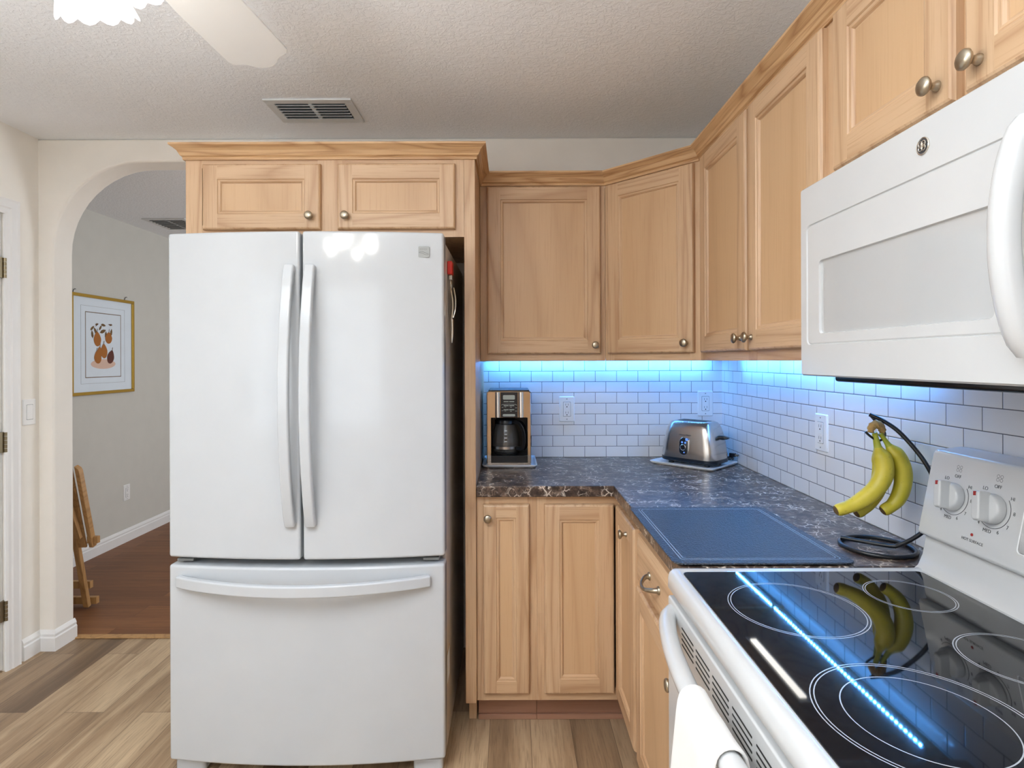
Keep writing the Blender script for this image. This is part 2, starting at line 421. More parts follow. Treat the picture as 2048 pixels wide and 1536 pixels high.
def window(name, mtx, wd, ht):
    bm = B()
    for a in ((0, 0.05, 0, ht), (wd - 0.05, wd, 0, ht), (0.05, wd - 0.05, 0, 0.05), (0.05, wd - 0.05, ht - 0.05, ht), (wd / 2 - 0.025, wd / 2 + 0.025, 0.05, ht - 0.05)):
        box(bm, a[0], a[1], 0, 0.06, a[2], a[3])
    return obj(name, bm, 'trim', matrix=mtx, kind='structure')
window('window_1', Matrix.Translation((-2.05, -3.58, 0.5)), 1.4, 1.85)
bm = B()
for k in range(2): box(bm, -0.5 + 0.72 * k, 0.215 + 0.72 * k, -3.5, -3.46, 0.01, 2.1)
obj('oak_reflection_panel', bm, 'oak_z', kind='structure', bevel=0.004)  # unseen oak doors, added to give the chrome something brown to reflect
window('window_2', Matrix.Translation((XL - 0.04, -2.2, 0.75)) @ Matrix.Rotation(R(90), 4, 'Z'), 1.8, 1.4)
# back wall with the arched opening
AX0, AX1, AZ, AR = -2.184, -1.10, 2.328, 0.42
pts = [(XL - 0.12, 0), (AX0, 0)]
for i in range(13):
    a = R(180 - 90 * i / 12); pts.append((AX0 + AR + AR * math.cos(a), AZ - AR + AR * math.sin(a)))
for i in range(13):
    a = R(90 - 90 * i / 12); pts.append((AX1 - AR + AR * math.cos(a), AZ - AR + AR * math.sin(a)))
pts += [(AX1, 0), (XR + 0.1, 0), (XR + 0.1, CZ), (XL - 0.12, CZ)]
bm = B(); prism(bm, pts, 1, DB, 2.861); o = obj('wall_back', bm, 'wall', kind='structure', bevel=0.012, bseg=3)
# hall
HX = -2.95
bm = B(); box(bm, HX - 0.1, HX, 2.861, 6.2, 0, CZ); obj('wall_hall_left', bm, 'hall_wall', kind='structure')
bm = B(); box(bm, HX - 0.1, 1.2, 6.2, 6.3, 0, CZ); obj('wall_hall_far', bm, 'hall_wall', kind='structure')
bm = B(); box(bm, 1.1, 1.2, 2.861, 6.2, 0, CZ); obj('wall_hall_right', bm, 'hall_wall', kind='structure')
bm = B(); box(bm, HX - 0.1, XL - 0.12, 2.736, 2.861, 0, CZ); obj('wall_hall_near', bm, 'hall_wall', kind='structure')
# baseboards
BP = [(0, 0), (0.014, 0), (0.014, 0.062), (0.010, 0.068), (0.011, 0.080), (0.006, 0.092), (0.002, 0.098), (0, 0.098)]
bm = B(); sweep(bm, [(XL, 2.632, 0), (XL, DB, 0), (AX0, DB, 0), (AX0, 2.861, 0)], BP); obj('baseboard_left', bm, 'trim', kind='structure', smooth=20)
bm = B(); sweep(bm, [(HX, 2.862, 0), (HX, 6.2, 0)], BP); obj('baseboard_hall', bm, 'trim', kind='structure', smooth=20)
bm = B(); box(bm, AX0, -0.6, 2.845, 2.885, 0.0, 0.006); obj('trim_1', bm, 'tray_wood', kind='structure', bevel=0.003)
# door in the left wall: slab with two recessed panels, hinges, casing
bm = B(); box(bm, XL - 0.05, XL - 0.012, D0 + 0.004, D1 - 0.004, 0.01, DZ - 0.005)
for z0, z1 in ((0.2, 0.9), (1.05, 1.9)):
    for k in range(2):
        y0 = D0 + 0.11 + k * 0.33
        rings(bm, [[(XL - 0.012, p[0], p[1]) for p in rrect(y0, y0 + 0.27, z0, z1, 0.004, 2)], [(XL - 0.006, p[0], p[1]) for p in rrect(y0 + 0.02, y0 + 0.25, z0 + 0.02, z1 - 0.02, 0.004, 2)]], None, 0)
door = obj('door_1', bm, 'trim', kind='structure')
for z in (0.27, 1.02, 1.795):
    bm = B()
    for k in range(5): lathe(bm, [(0.007, 0.018 * k - 0.045), (0.007, 0.018 * k - 0.0285)], 12, Matrix.Translation((XL + 0.004, D1 - 0.003, z)), None, 0, 0)
    lathe(bm, [(0.0045, -0.05), (0.0045, 0.05)], 12, Matrix.Translation((XL + 0.004, D1 - 0.003, z)), None, 0, 0)
    box(bm, XL - 0.012, XL + 0.0, D1 - 0.028, D1 + 0.01, z - 0.045, z + 0.045)
    obj('hinge', bm, 'brass_old', door)
CP = [(0.008, 0), (0.012, 0.008), (0.012, 0.02), (0.016, 0.026), (0.016, 0.05), (0.020, 0.057), (0, 0.06), (0, 0)]
bm = B()
# casing: swept up one jamb, across, down the other (profile: thickness off the wall, width outwards)
def cas(y, z): return Vector((XL, y, z))
rs = []
for (y, z, dy, dz) in ((D1 - 0.008, 0, 1, 0), (D1 - 0.008, DZ - 0.008, 1, 1), (D0 + 0.008, DZ - 0.008, -1, 1), (D0 + 0.008, 0, -1, 0)):
    rs.append([(XL + a, y + dy * b * 1.15, z + dz * b * 1.15) for a, b in CP])
rings(bm, rs, 0, 0)
obj('trim_2', bm, 'trim', kind='structure', smooth=20)
# tile on the back and right walls between worktop and wall cabinets
bm = B(); box(bm, -0.135, XR, DB - 0.006, DB, 0.914, 1.376); obj('wall_tiles_back', bm, 'tile_back', kind='structure')
bm = B(); box(bm, XR - 0.006, XR, 0.2, DB - 0.006, 0.914, 1.45); obj('wall_tiles_right', bm, 'tile_right', kind='structure')

# ================================================================== CABINETS
def door_mesh(wd, ht, stile=0.056):
    """framed door; local x right, z up, front towards -y. slots: upright, across, panel"""
    bm = B()
    def ring(o, y): return [(o, y, o), (wd - o, y, o), (wd - o, y, ht - o), (o, y, ht - o)]
    T = 0.02
    seq = [(0, 0), (0, -0.013), (0.003, -0.018), (0.007, -T)]
    rings(bm, [ring(*s) for s in seq], 0, None, [0] * 3)
    s = stile; e = 0.007
    def q(x0, x1, z0, z1, mi):
        bm.faces.new([bm.verts.new(p) for p in ((x0, -T, z0), (x1, -T, z0), (x1, -T, z1), (x0, -T, z1))]).material_index = mi
    q(e, s, e, ht - e, 0); q(wd - s, wd - e, e, ht - e, 0)
    q(s, wd - s, e, s, 1); q(s, wd - s, ht - s, ht - e, 1)
    prof = [(s, -T), (s + 0.0025, -0.0168), (s + 0.005, -0.0172), (s + 0.009, -0.0165), (s + 0.0125, -0.0125), (s + 0.0135, -0.0105), (s + 0.016, -0.0105)]
    V = [[bm.verts.new(p) for p in ring(*a)] for a in prof]
    for k in range(len(V) - 1):
        for i in range(4):
            j = (i + 1) % 4
            bm.faces.new((V[k][i], V[k][j], V[k + 1][j], V[k + 1][i])).material_index = 1 if i in (0, 2) else 0
    bm.faces.new(V[-1]).material_index = 2
    return bm
KNOB = [(0.0085, 0.0), (0.0085, 0.003), (0.0062, 0.006), (0.0055, 0.011), (0.0075, 0.015), (0.0125, 0.018), (0.0152, 0.0215), (0.0150, 0.0245), (0.0118, 0.0275), (0.006, 0.029), (0.0005, 0.0295)]
def add_knob(parent, x, z, y=-0.02):
    bm = B(); lathe(bm, KNOB, 20, Matrix.Translation((x, y, z)) @ Matrix.Rotation(R(90), 4, 'X'), None, 0, 0)
    return obj('knob', bm, 'nickel', parent, smooth=50)
def add_door(root, x0, x1, z0, z1, knob=None, stile=0.056, name='door'):
    d = obj(name, door_mesh(x1 - x0, z1 - z0, stile), ['oak_z', 'oak_x', 'oak_panel'], root, matrix=Matrix.Translation((x0, 0, z0)), smooth=12)
    if knob: add_knob(d, knob[0], knob[1])
    return d
def face_frame(root, W, z0, z1, stiles, rails, T=0.02):
    bm = B()
    for a, b in stiles: box(bm, a, b, 0, T, z0, z1, 0)
    ss = sorted(stiles)
    for (za, zb) in rails:
        for k in range(len(ss) - 1): box(bm, ss[k][1], ss[k + 1][0], 0.0003, T, za, zb, 1)
    return obj('face_frame', bm, ['oak_z', 'oak_x'], root)
def carcass(root, W, D, z0, z1, T=0.02, mats=('oak_z', 'oak_z')):
    bm = B(); th = 0.014
    box(bm, 0, th, T, D, z0, z1); box(bm, W - th, W, T, D, z0, z1); box(bm, th, W - th, T, D, z0 + 0.008, z0 + 0.02); box(bm, th, W - th, T, D, z1 - 0.014, z1); box(bm, th, W - th, D - 0.008, D, z0 + 0.02, z1 - 0.014)
    return obj('carcass', bm, mats[0], root)

UZ0, UZ1 = 1.372, 2.134
# above the refrigerator
c = thing('wall_cabinet', 'wide low oak cabinet with two doors above the white refrigerator', 'cabinet', (-1.193, 2.106, 0))
W = 1.022
face_frame(c, W, 1.83, 2.15, [(0, 0.06), (0.485, 0.575), (W - 0.04, W)], [(1.83, 1.875), (2.085, 2.15)])
carcass(c, W, 0.62, 1.832, 2.134)
add_door(c, 0.069, 0.499, 1.856, 2.096, (0.395, 0.046)); add_door(c, 0.561, 0.991, 1.856, 2.096, (0.015 + 0.018, 0.046))
# tall end panel right of the refrigerator
bm = B(); box(bm, -0.1705, -0.1305, 2.106, DB, 0.115, 2.15); box(bm, -0.165, -0.1355, 2.2, DB, 0, 0.115)
tag(obj('end_panel', bm, 'oak_z', bevel=0.0015), 'tall narrow oak end panel between refrigerator and coffee maker', 'panel')
# back run
c = thing('wall_cabinet', 'single-door oak wall cabinet above the coffee maker', 'cabinet', (-0.129, 2.431, 0))
W = 0.529
face_frame(c, W, UZ0, UZ1, [(0, 0.045), (W - 0.035, W)], [(UZ0, 1.415), (2.09, UZ1)])
carcass(c, W, 0.298, UZ0, UZ1)
add_door(c, 0.03, 0.508, 1.402, 2.109, (0.478 - 0.026, 0.037))
# diagonal corner
L = math.hypot(0.305, 0.305)
c = thing('wall_cabinet', 'diagonal oak corner wall cabinet above the toaster', 'cabinet', (0.4005, 2.431, 0), -45)
face_frame(c, L, UZ0, UZ1, [(0.001, 0.045), (L - 0.045, L - 0.001)], [(UZ0, 1.415), (2.09, UZ1)])
bm = B()
prism(bm, [(0.001, 0.021), (L - 0.001, 0.021), (L + 0.19, 0.215), (L / 2, 0.63), (-0.19, 0.215)], 2, UZ0 + 0.006, UZ1)
obj('carcass', bm, 'oak_z', c)
add_door(c, 0.022, L - 0.022, 1.402, 2.109, (L - 0.044 - 0.028, 0.037))
# right run, two doors
c = thing('wall_cabinet', 'two-door oak wall cabinet above the bananas, beside the microwave', 'cabinet', (0.705, 2.1255, 0), -90)
W = 0.8605
face_frame(c, W, UZ0, UZ1, [(0, 0.05), (0.425, 0.485), (W - 0.03, W)], [(UZ0, 1.415), (2.09, UZ1)])
carcass(c, W, 0.298, UZ0, UZ1)
add_door(c, 0.045, 0.447, 1.402, 2.109, (0.402 - 0.028, 0.037)); add_door(c, 0.466, 0.857, 1.402, 2.109, (0.028, 0.037))
# above the microwave
c = thing('wall_cabinet', 'short two-door oak wall cabinet directly above the microwave', 'cabinet', (0.705, 1.2645, 0), -90)
W = 0.7595
face_frame(c, W, 1.752, UZ1, [(0, 0.04), (0.365, 0.41), (W - 0.04, W)], [(1.752, 1.79), (2.09, UZ1)])
carcass(c, W, 0.298, 1.752, UZ1)
add_door(c, 0.043, 0.376, 1.776, 2.109, (0.333 - 0.03, 0.036)); add_door(c, 0.398, 0.737, 1.776, 2.109, (0.03, 0.036))
# next wall cabinet towards the viewer (only its edge is near the frame)
# crown moulding
CR = [(0.0, -0.002), (0.006, -0.002), (0.008, 0.004), (0.007, 0.008), (0.013, 0.012), (0.016, 0.018), (0.021, 0.028), (0.030, 0.036), (0.038, 0.041), (0.041, 0.043), (0.041, 0.050), (0.0, 0.050)]
z = 2.116
bm = B(); sweep(bm, [(-1.1935, DB - 0.01, z), (-1.1935, 2.105, z), (-0.1295, 2.105, z), (-0.1295, 2.430, z), (0.4005, 2.430, z), (0.7045, 2.126, z), (0.7045, 0.45, z)], CR, uv=True)
tag(obj('crown_molding', bm, 'oak_crown', smooth=18), 'continuous oak crown moulding along the tops of all the wall cabinets', 'moulding')

# base cabinets
BZ0, BZ1 = 0.115, 0.872
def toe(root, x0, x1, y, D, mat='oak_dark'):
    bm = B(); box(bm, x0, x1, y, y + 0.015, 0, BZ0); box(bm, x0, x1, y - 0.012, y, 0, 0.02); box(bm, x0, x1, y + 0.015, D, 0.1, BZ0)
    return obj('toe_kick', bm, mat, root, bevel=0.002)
c = thing('base_cabinet', 'narrow single-door oak base cabinet below the coffee maker', 'cabinet', (-0.1295, 2.126, 0))
W = 0.2235
face_frame(c, W, BZ0, BZ1, [(0, 0.045), (W - 0.035, W)], [(BZ0, 0.16), (0.83, BZ1)])
carcass(c, W, 0.6, BZ0, BZ1); toe(c, 0.0, W, 0.08, 0.6)
add_door(c, 0.0245, 0.1945, 0.146, 0.844, (0.018, 0.652), 0.048)
c = thing('base_cabinet', 'corner oak base cabinet with two doors meeting at a right angle', 'cabinet', (0.0945, 2.126, 0))
W = 0.3055
face_frame(c, W + 0.0, BZ0, BZ1, [(0, 0.035), (W - 0.004, W + 0.012)], [(BZ0, 0.16), (0.83, BZ1)])
toe(c, 0.0, W + 0.09, 0.08, 0.6)
bm = B(); box(bm, 0, 0.014, 0.02, 0.6, BZ0, BZ1); box(bm, 0.014, 0.9, 0.585, 0.6, BZ0, BZ1); box(bm, 0.014, 0.9, 0.02, 0.585, BZ0, BZ0 + 0.016); box(bm, 0.33, 0.9, -0.348, -0.334, BZ0, BZ1); box(bm, 0.33, 0.9, -0.334, 0.02, BZ0, BZ0 + 0.016)
obj('carcass', bm, 'oak_z', c)
add_door(c, 0.0255, 0.2835, 0.146, 0.844, None, 0.056)
bm = B(); box(bm, 0.3057, 0.3257, -0.3485, -0.3185, BZ0, BZ1); box(bm, 0.3057, 0.3257, -0.3185, 0.0, 0.83, BZ1, 1); box(bm, 0.3057, 0.3257, -0.3185, 0.0, BZ0, 0.16, 1)
obj('side_face_frame', bm, ['oak_z', 'oak_y'], c)
d = obj('door', door_mesh(0.306, 0.698), ['oak_z', 'oak_x', 'oak_panel'], c, matrix=Matrix.Translation((0.3055, -0.024, 0.146)) @ Matrix.Rotation(R(-90), 4, 'Z'), smooth=12)
add_knob(d, 0.306 - 0.1, 0.652)
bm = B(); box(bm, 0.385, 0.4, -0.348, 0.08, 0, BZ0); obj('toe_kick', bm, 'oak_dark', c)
c = thing('base_cabinet', 'oak base cabinet with one drawer over a door, beside the range', 'cabinet', (0.40, 1.776, 0), -90)
W = 0.502
face_frame(c, W, BZ0, BZ1, [(0, 0.035), (W - 0.035, W)], [(BZ0, 0.16), (0.67, 0.72), (0.83, BZ1)])
carcass(c, W, 0.6, BZ0, BZ1); toe(c, 0.0, W, 0.08, 0.6)
add_door(c, 0.018, 0.482, 0.146, 0.684, (0.435, 0.478))
# drawer front: raised slab with a stepped edge
bm = B(); w_, h_ = 0.464, 0.142
def rr(o, y): return [(o, y, o), (w_ - o, y, o), (w_ - o, y, h_ - o), (o, y, h_ - o)]
rings(bm, [rr(0, 0), rr(0, -0.012), rr(0.004, -0.013), rr(0.012, -0.016), rr(0.020, -0.019), rr(0.024, -0.02)], 0, 0)
dr = obj('drawer', bm, ['oak_x'], c, matrix=Matrix.Translation((0.018, 0, 0.702)), smooth=12)
bm = B(); pp = smooth_path([(0.18, -0.02, 0.078), (0.184, -0.034, 0.076), (0.205, -0.048, 0.070), (0.23, -0.052, 0.066), (0.255, -0.048, 0.070), (0.276, -0.034, 0.076), (0.28, -0.02, 0.078)])
tube(bm, pp, [0.0075 - 0.0028 * math.sin(PI * i / (len(pp) - 1)) for i in range(len(pp))], 12)
for x in (0.18, 0.28): lathe(bm, [(0.011, 0), (0.011, 0.003), (0.008, 0.006), (0.001, 0.0065)], 16, Matrix.Translation((x, -0.02, 0.078)) @ Matrix.Rotation(R(90), 4, 'X'), None, 0, 0)
obj('pull', bm, 'nickel', dr, smooth=50)

# worktop
bm = B()
prism(bm, [(-0.1295, 2.101), (0.375, 2.101), (0.375, 1.2725), (XR - 0.006, 1.2725), (XR - 0.006, DB - 0.006), (-0.1295, DB - 0.006)], 2, 0.8735, 0.914)
tag(obj('countertop', bm, 'laminate', bevel=0.004, bseg=3), 'L-shaped dark brown marble-look laminate worktop with light veins', 'worktop')

# ================================================================== REFRIGERATOR
FX0, FX1, FE = -1.137, -0.222, 1.90
FC = (FX0 + FX1) / 2; FH = (FX1 - FX0) / 2
def fy(x): return FE - 0.036 * (1 - ((x - FC) / FH) ** 2)
f = thing('refrigerator', 'tall white french-door refrigerator with a bottom freezer drawer', 'refrigerator', (FC, 2.3, 0))
def fobj(name, bm, mats, **kw):
    bmesh.ops.translate(bm, vec=(-FC, -2.3, 0), verts=bm.verts); return obj(name, bm, mats, f, **kw)
def fdoor(name, x0, x1, z0, z1, par=None):
    n = 14; fr = [(x0 + (x1 - x0) * i / n, fy(x0 + (x1 - x0) * i / n)) for i in range(n + 1)]
    bm = B(); prism(bm, fr + [(x1, 1.962), (x0, 1.962)], 2, z0, z1)
    return fobj(name, bm, 'fridge_white', bevel=0.009, bseg=3, smooth=30)
bm = B(); box(bm, FX0 + 0.004, FX1 - 0.004, 1.975, 2.69, 0.035, 1.782); cab = fobj('cabinet_body', bm, 'fridge_side', bevel=0.004)
bm = B(); box(bm, FX0 + 0.015, FX1 - 0.015, 1.96, 1.976, 0.06, 1.77); fobj('gasket', bm, 'grey')
SM = -0.6835
dl = fdoor('door', FX0, SM - 0.0045, 0.727, 1.80); drr = fdoor('door', SM + 0.0045, FX1, 0.727, 1.80)
dw = fdoor('freezer_drawer', FX0, FX1, 0.054, 0.702)
def sub(o, name, bm, mats, **kw):
    bmesh.ops.translate(bm, vec=(-FC, -2.3, 0), verts=bm.verts); return obj(name, bm, mats, o, **kw)
for dd, hx in ((dl, -0.717), (drr, -0.650)):
    pts = []; N = 28
    for i in range(N + 1):
        s = i / N; zz = 1.687 - 0.847 * s
        pts.append((hx, fy(hx) - 0.006 - 0.056 * math.sin(PI * s) ** 0.75, zz))
    bm = B(); bar(bm, pts, (1, 0, 0), 0.034, 0.022)
    sub(dd, 'handle', bm, 'fridge_white', bevel=0.006, bseg=3)
pts = []
for i in range(29):
    s = i / 28; x = -1.10 + 0.831 * s
    pts.append((x, fy(x) - 0.006 - 0.062 * math.sin(PI * s) ** 0.8, 0.652))
bm = B(); bar(bm, pts, (0, 0, 1), 0.038, 0.022); sub(dw, 'handle', bm, 'fridge_white', bevel=0.006, bseg=3)
# badge with its wave lines
bx, bz = -0.286, 1.734
bm = B(); rings(bm, [[(bx + p[0], fy(bx) + 0.001, bz + p[1]) for p in rrect(-0.018, 0.018, -0.018, 0.018, 0.003, 3)], [(bx + p[0], fy(bx) - 0.0025, bz + p[1]) for p in rrect(-0.018, 0.018, -0.018, 0.018, 0.003, 3)]], 0, 0)
for k, (a, ph) in enumerate(((0.004, 0.4), (0.0035, 1.3))):
    tube(bm, [(bx - 0.016 + 0.032 * i / 16, fy(bx) - 0.0028, bz - 0.003 + a * math.sin(ph + 4.2 * i / 16) - 0.003 * k) for i in range(17)], 0.0005, 6, mi=1)
for k in range(7): box(bm, bx - 0.013 + 0.0037 * k, bx - 0.0115 + 0.0037 * k, fy(bx) - 0.003, fy(bx) - 0.002, bz + 0.0075, bz + 0.0105, 1)
bd = sub(drr, 'badge', bm, ['badge_grey', 'grey'])
# hinge covers, feet, middle rail and side sticker
for x in (FX0 + 0.03, FX1 - 0.075):
    bm = B(); box(bm, x, x + 0.05, 1.93, 2.02, 1.783, 1.797); fobj('hinge_cover', bm, 'fridge_white', bevel=0.004)
for x in (FX0 + 0.01, FX1 - 0.11):
    bm = B(); box(bm, x, x + 0.1, 1.915, 1.99, 0.0, 0.046); fobj('foot', bm, 'fridge_white', bevel=0.012, bseg=3)
bm = B(); box(bm, FX0 + 0.1, FX1 - 0.1, 1.985, 2.0, 0.012, 0.05); fobj('toe_grille', bm, 'grey')
for x in (FX0 + 0.02, FX1 - 0.075):
    bm = B(); box(bm, x, x + 0.055, 1.912, 1.965, 0.709, 0.719); fobj('hinge', bm, 'grey', bevel=0.003)
bm = B(); box(bm, FX1 - 0.005, FX1 - 0.0032, 1.985, 2.07, 0.245, 0.355, 0); box(bm, FX1 - 0.0034, FX1 - 0.0028, 1.99, 2.065, 0.25, 0.35, 1)
fobj('sticker', bm, ['gold', 'paper'])
# red magnet and the tools hung on the side of the refrigerator
bm = B(); box(bm, FX1 - 0.004, FX1 + 0.014, 2.035, 2.085, 1.682, 1.73)
o = obj('magnet_clip', bm, 'red', bevel=0.004); tag(o, 'red plastic magnet clip on the right side of the refrigerator', 'magnet')
bm = B(); box(bm, FX1 + 0.002, FX1 + 0.012, 2.05, 2.07, 1.665, 1.683); obj('clip_jaw', bm, 'strainer', o)
k = thing('bottle_opener', 'silver metal kitchen tool hanging under the red magnet clip', 'kitchen tool', (FX1 + 0.007, 2.06, 1.44))
bm = B(); tube(bm, [(0, 0.02 * math.cos(a), 0.205 + 0.02 * math.sin(a)) for a in [2 * PI * i / 20 for i in range(20)]], 0.0022, 8, True); obj('ring', bm, 'strainer', k)
bm = B(); bar(bm, smooth_path([(0, 0, 0.19), (0.006, 0.004, 0.15), (0.005, 0.006, 0.11), (0, 0.006, 0.08)]), (0, 1, 0), 0.02, 0.005); obj('handle', bm, 'strainer', k, bevel=0.0015)
bm = B(); bar(bm, smooth_path([(0.008, 0.02, 0.2), (0.014, 0.026, 0.16), (0.013, 0.026, 0.12), (0.006, 0.02, 0.09)]), (0, 1, 0), 0.012, 0.004); obj('lever', bm, 'strainer', k, bevel=0.0015)
bm = B(); tube(bm, [(0.002, 0.006, 0.085), (0.003, 0.006, 0.05), (0.002, 0.006, 0.03), (0.002, 0.006, 0.0)], [0.005, 0.0045, 0.006, 0.0015], 10); obj('blade', bm, 'strainer', k)

# ================================================================== RANGE
g = thing('electric_range', 'white electric range with black glass cooktop at the lower right', 'range', (0.345, 1.268, 0), -90)
RW = 0.76
def gobj(name, bm, mats, par=None, **kw): return obj(name, bm, mats, par or g, **kw)
bm = B(); box(bm, 0.002, RW - 0.002, 0.03, 0.655, 0.02, 0.873)
for x in (0.05, RW - 0.05):
    for y in (0.08, 0.6): lathe(bm, [(0.02, 0), (0.02, 0.02)], 12, Matrix.Translation((x, y, 0)), None, 0, 0)
gobj('body', bm, 'white_app', bevel=0.003)
bm = B(); box(bm, 0.004, RW - 0.004, 0.012, 0.032, 0.05, 0.19); gobj('storage_drawer', bm, 'white_app', bevel=0.006)
bm = B()
box(bm, 0.002, RW - 0.002, 0.0, 0.032, 0.2, 0.857)
rings(bm, [[(p[0], -0.0005, p[1]) for p in rrect(0.12, RW - 0.12, 0.36, 0.66, 0.02)], [(p[0], 0.003, p[1]) for p in rrect(0.125, RW - 0.125, 0.365, 0.655, 0.02)]], None, 1)
od = gobj('oven_door', bm, ['white_app', 'dark'], bevel=0.004)
bm = B()
for z in (0.798, 0.809, 0.820, 0.831):
    for k in range(7): box(bm, 0.105 + 0.0885 * k, 0.105 + 0.0885 * k + 0.073, -0.0006, 0.004, z - 0.0015, z + 0.0015)
gobj('vent_slots', bm, 'dark', od)
pp = []
for i in range(31):
    s = i / 30; pp.append((0.025 + 0.71 * s, 0.004 - 0.058 * math.sin(PI * s) ** 0.55, 0.828))
bm = B(); tube(bm, pp, 0.0175, 16, squash=1.0); gobj('handle', bm, 'white_app', od, smooth=50)
# cooktop frame with rounded rim, glass inside
bm = B()
o_ = lambda a, z, r: [(p[0], p[1], z) for p in rrect(0.0 + a, RW - a, -0.004 + a, 0.60 - a, max(0.004, r - a))]
rings(bm, [o_(0.004, 0.874, 0.02), o_(0.0, 0.88, 0.02), o_(0.0, 0.900, 0.02), o_(0.003, 0.911, 0.02), o_(0.010, 0.9175, 0.02), o_(0.018, 0.9185, 0.02), o_(0.024, 0.9165, 0.02)], 0, 0)
gobj('cooktop_frame', bm, 'white_app', smooth=50)
bm = B()
gl = lambda a, z: [(p[0], p[1], z) for p in rrect(0.034 + a, RW - 0.034 - a, 0.022 + a, 0.535 - a, 0.012)]
rings(bm, [gl(0, 0.915), gl(0, 0.9182), gl(0.001, 0.9186)], 0, 0)
def ring_on(bm, cx, cy, r, w_, z, mi=1, seg=72):
    rings(bm, [[(cx + (r + q) * math.cos(2 * PI * i / seg), cy + (r + q) * math.sin(2 * PI * i / seg), z) for i in range(seg)] for q in (-w_ / 2, w_ / 2)], None, None, [mi])
for cx, cy, rs_ in ((0.215, 0.177, (0.117, 0.112)), (0.161, 0.422, (0.076, 0.072)), (0.539, 0.18, (0.130, 0.125, 0.094)), (0.40, 0.43, (0.085, 0.081)), (0.62, 0.43, (0.10, 0.095))):
    for r_ in rs_: ring_on(bm, cx, cy, r_, 0.0016, 0.91875)
gobj('cooktop_glass', bm, ['ceran', 'ring'], smooth=10)
# backguard with lower support and leaning control panel
bm = B(); prism(bm, [(0.540, 0.912), (0.552, 0.922), (0.562, 0.945), (0.572, 0.997), (0.655, 0.997), (0.655, 0.88), (0.545, 0.88)], 0, 0.0, RW)
gobj('backguard_support', bm, 'white_app', bevel=0.004, smooth=40)
bm = B(); prism(bm, [(0.553, 0.996), (0.588, 1.168), (0.594, 1.176), (0.655, 1.182), (0.655, 0.998), (0.58, 0.990), (0.558, 0.990)], 0, 0.0, RW)
cp = gobj('control_panel', bm, 'white_app', bevel=0.006, bseg=3, smooth=30)
pv = Vector((0, 0.035, 0.172)).normalized(); pn = Vector((1, 0, 0)).cross(pv)
def pan(x, v, n=0.0): return Vector((x, 0.553, 0.996)) + pv * v + pn * n
def ptext(s, x, v, size, mat='ink', name='lettering'):
    return text(name, s, size, cp, frame(pan(x, v, 0.0004), (1, 0, 0), pv), mat)
def panel_knob(x, v):
    bm = B(); mt = frame(pan(x, v), (1, 0, 0), pv)
    lathe(bm, [(0.029, 0.0), (0.029, 0.010), (0.027, 0.016), (0.022, 0.018)], 36, mt, None, 0, 0)
    # grip: a wing across the knob, waisted, turned to the OFF mark at the left
    out = [(-0.029, -0.009), (-0.020, -0.0095), (0.0, -0.0095), (0.02, -0.0095), (0.027, -0.007), (0.027, 0.007), (0.02, 0.0095), (0.0, 0.0095), (-0.020, 0.0095), (-0.029, 0.009)]
    rot = R(-78)
    out = [(p[0] * math.cos(rot) - p[1] * math.sin(rot), p[0] * math.sin(rot) + p[1] * math.cos(rot)) for p in out]
    rings(bm, [[mt @ Vector((p[0] * q, p[1] * q, h)) for p in out] for q, h in ((1.0, 0.012), (1.0, 0.034), (0.92, 0.038))], 0, 0)
    o = gobj('control_knob', bm, 'white_app', cp, bevel=0.003, bseg=3, smooth=40)
    bm = B(); c_, s_ = math.cos(rot), math.sin(rot)
    out = [(-0.027, -0.0028), (-0.019, -0.0028), (-0.019, 0.0028), (-0.027, 0.0028)]
    rings(bm, [[mt @ Vector((p[0] * c_ - p[1] * s_, p[0] * s_ + p[1] * c_, h)) for p in out] for h in (0.037, 0.0387)], 0, 0)
    gobj('pointer', bm, 'darkred', o)
    bm = B(); pts = [mt @ Vector((0.0365 * math.cos(R(a)), 0.0365 * math.sin(R(a)), 0.0003)) for a in range(40, -150, -8)]
    tube(bm, pts, 0.0005, 6); gobj('dial_arc', bm, 'ink', cp)
    for s, a, r_ in (('OFF', 90, 0.043), ('LO', 128, 0.044), ('HI', 38, 0.045), ('8', 2, 0.044), ('7', -36, 0.044), ('6', -66, 0.044), ('MED', -98, 0.044), ('4', -130, 0.043)):
        ptext(s, x + r_ * math.cos(R(a)), v + r_ * math.sin(R(a)), 0.0095)
    bm = B()
    for k in range(4):
        m2 = frame(pan(x - 0.004 + 0.008 * (k % 2), v + 0.056 + 0.007 * (k // 2), 0.0003), (1, 0, 0), pv)
        ring_on(bm, 0, 0, 0.003, 0.0006, 0, 0, 14)
        bmesh.ops.transform(bm, matrix=m2, verts=bm.verts[-28:])
    gobj('burner_symbol', bm, 'ink', cp)
for x in (0.081, 0.179): panel_knob(x, 0.095)
for x in (0.58, 0.678): panel_knob(x, 0.095)
ptext('HOT SURFACE', 0.145, 0.022, 0.008)
bm = B(); lathe(bm, [(0.003, 0), (0.003, 0.001), (0.0005, 0.0015)], 12, frame(pan(0.142, 0.034), (1, 0, 0), pv), None, 0, 0); gobj('indicator_light', bm, 'darkred', cp)
bm = B(); mt = frame(pan(0.38, 0.09, 0.0), (1, 0, 0), pv)
rings(bm, [[mt @ Vector((p[0], p[1], h)) for p in rrect(-0.14 + a, 0.14 - a, -0.06 + a, 0.06 - a, 0.008)] for a, h in ((0, 0), (0.0012, 0.001), (0.0024, 0.0))], None, 1, [1, 1])
gobj('display_panel', bm, ['ink', 'white_plastic'], cp)
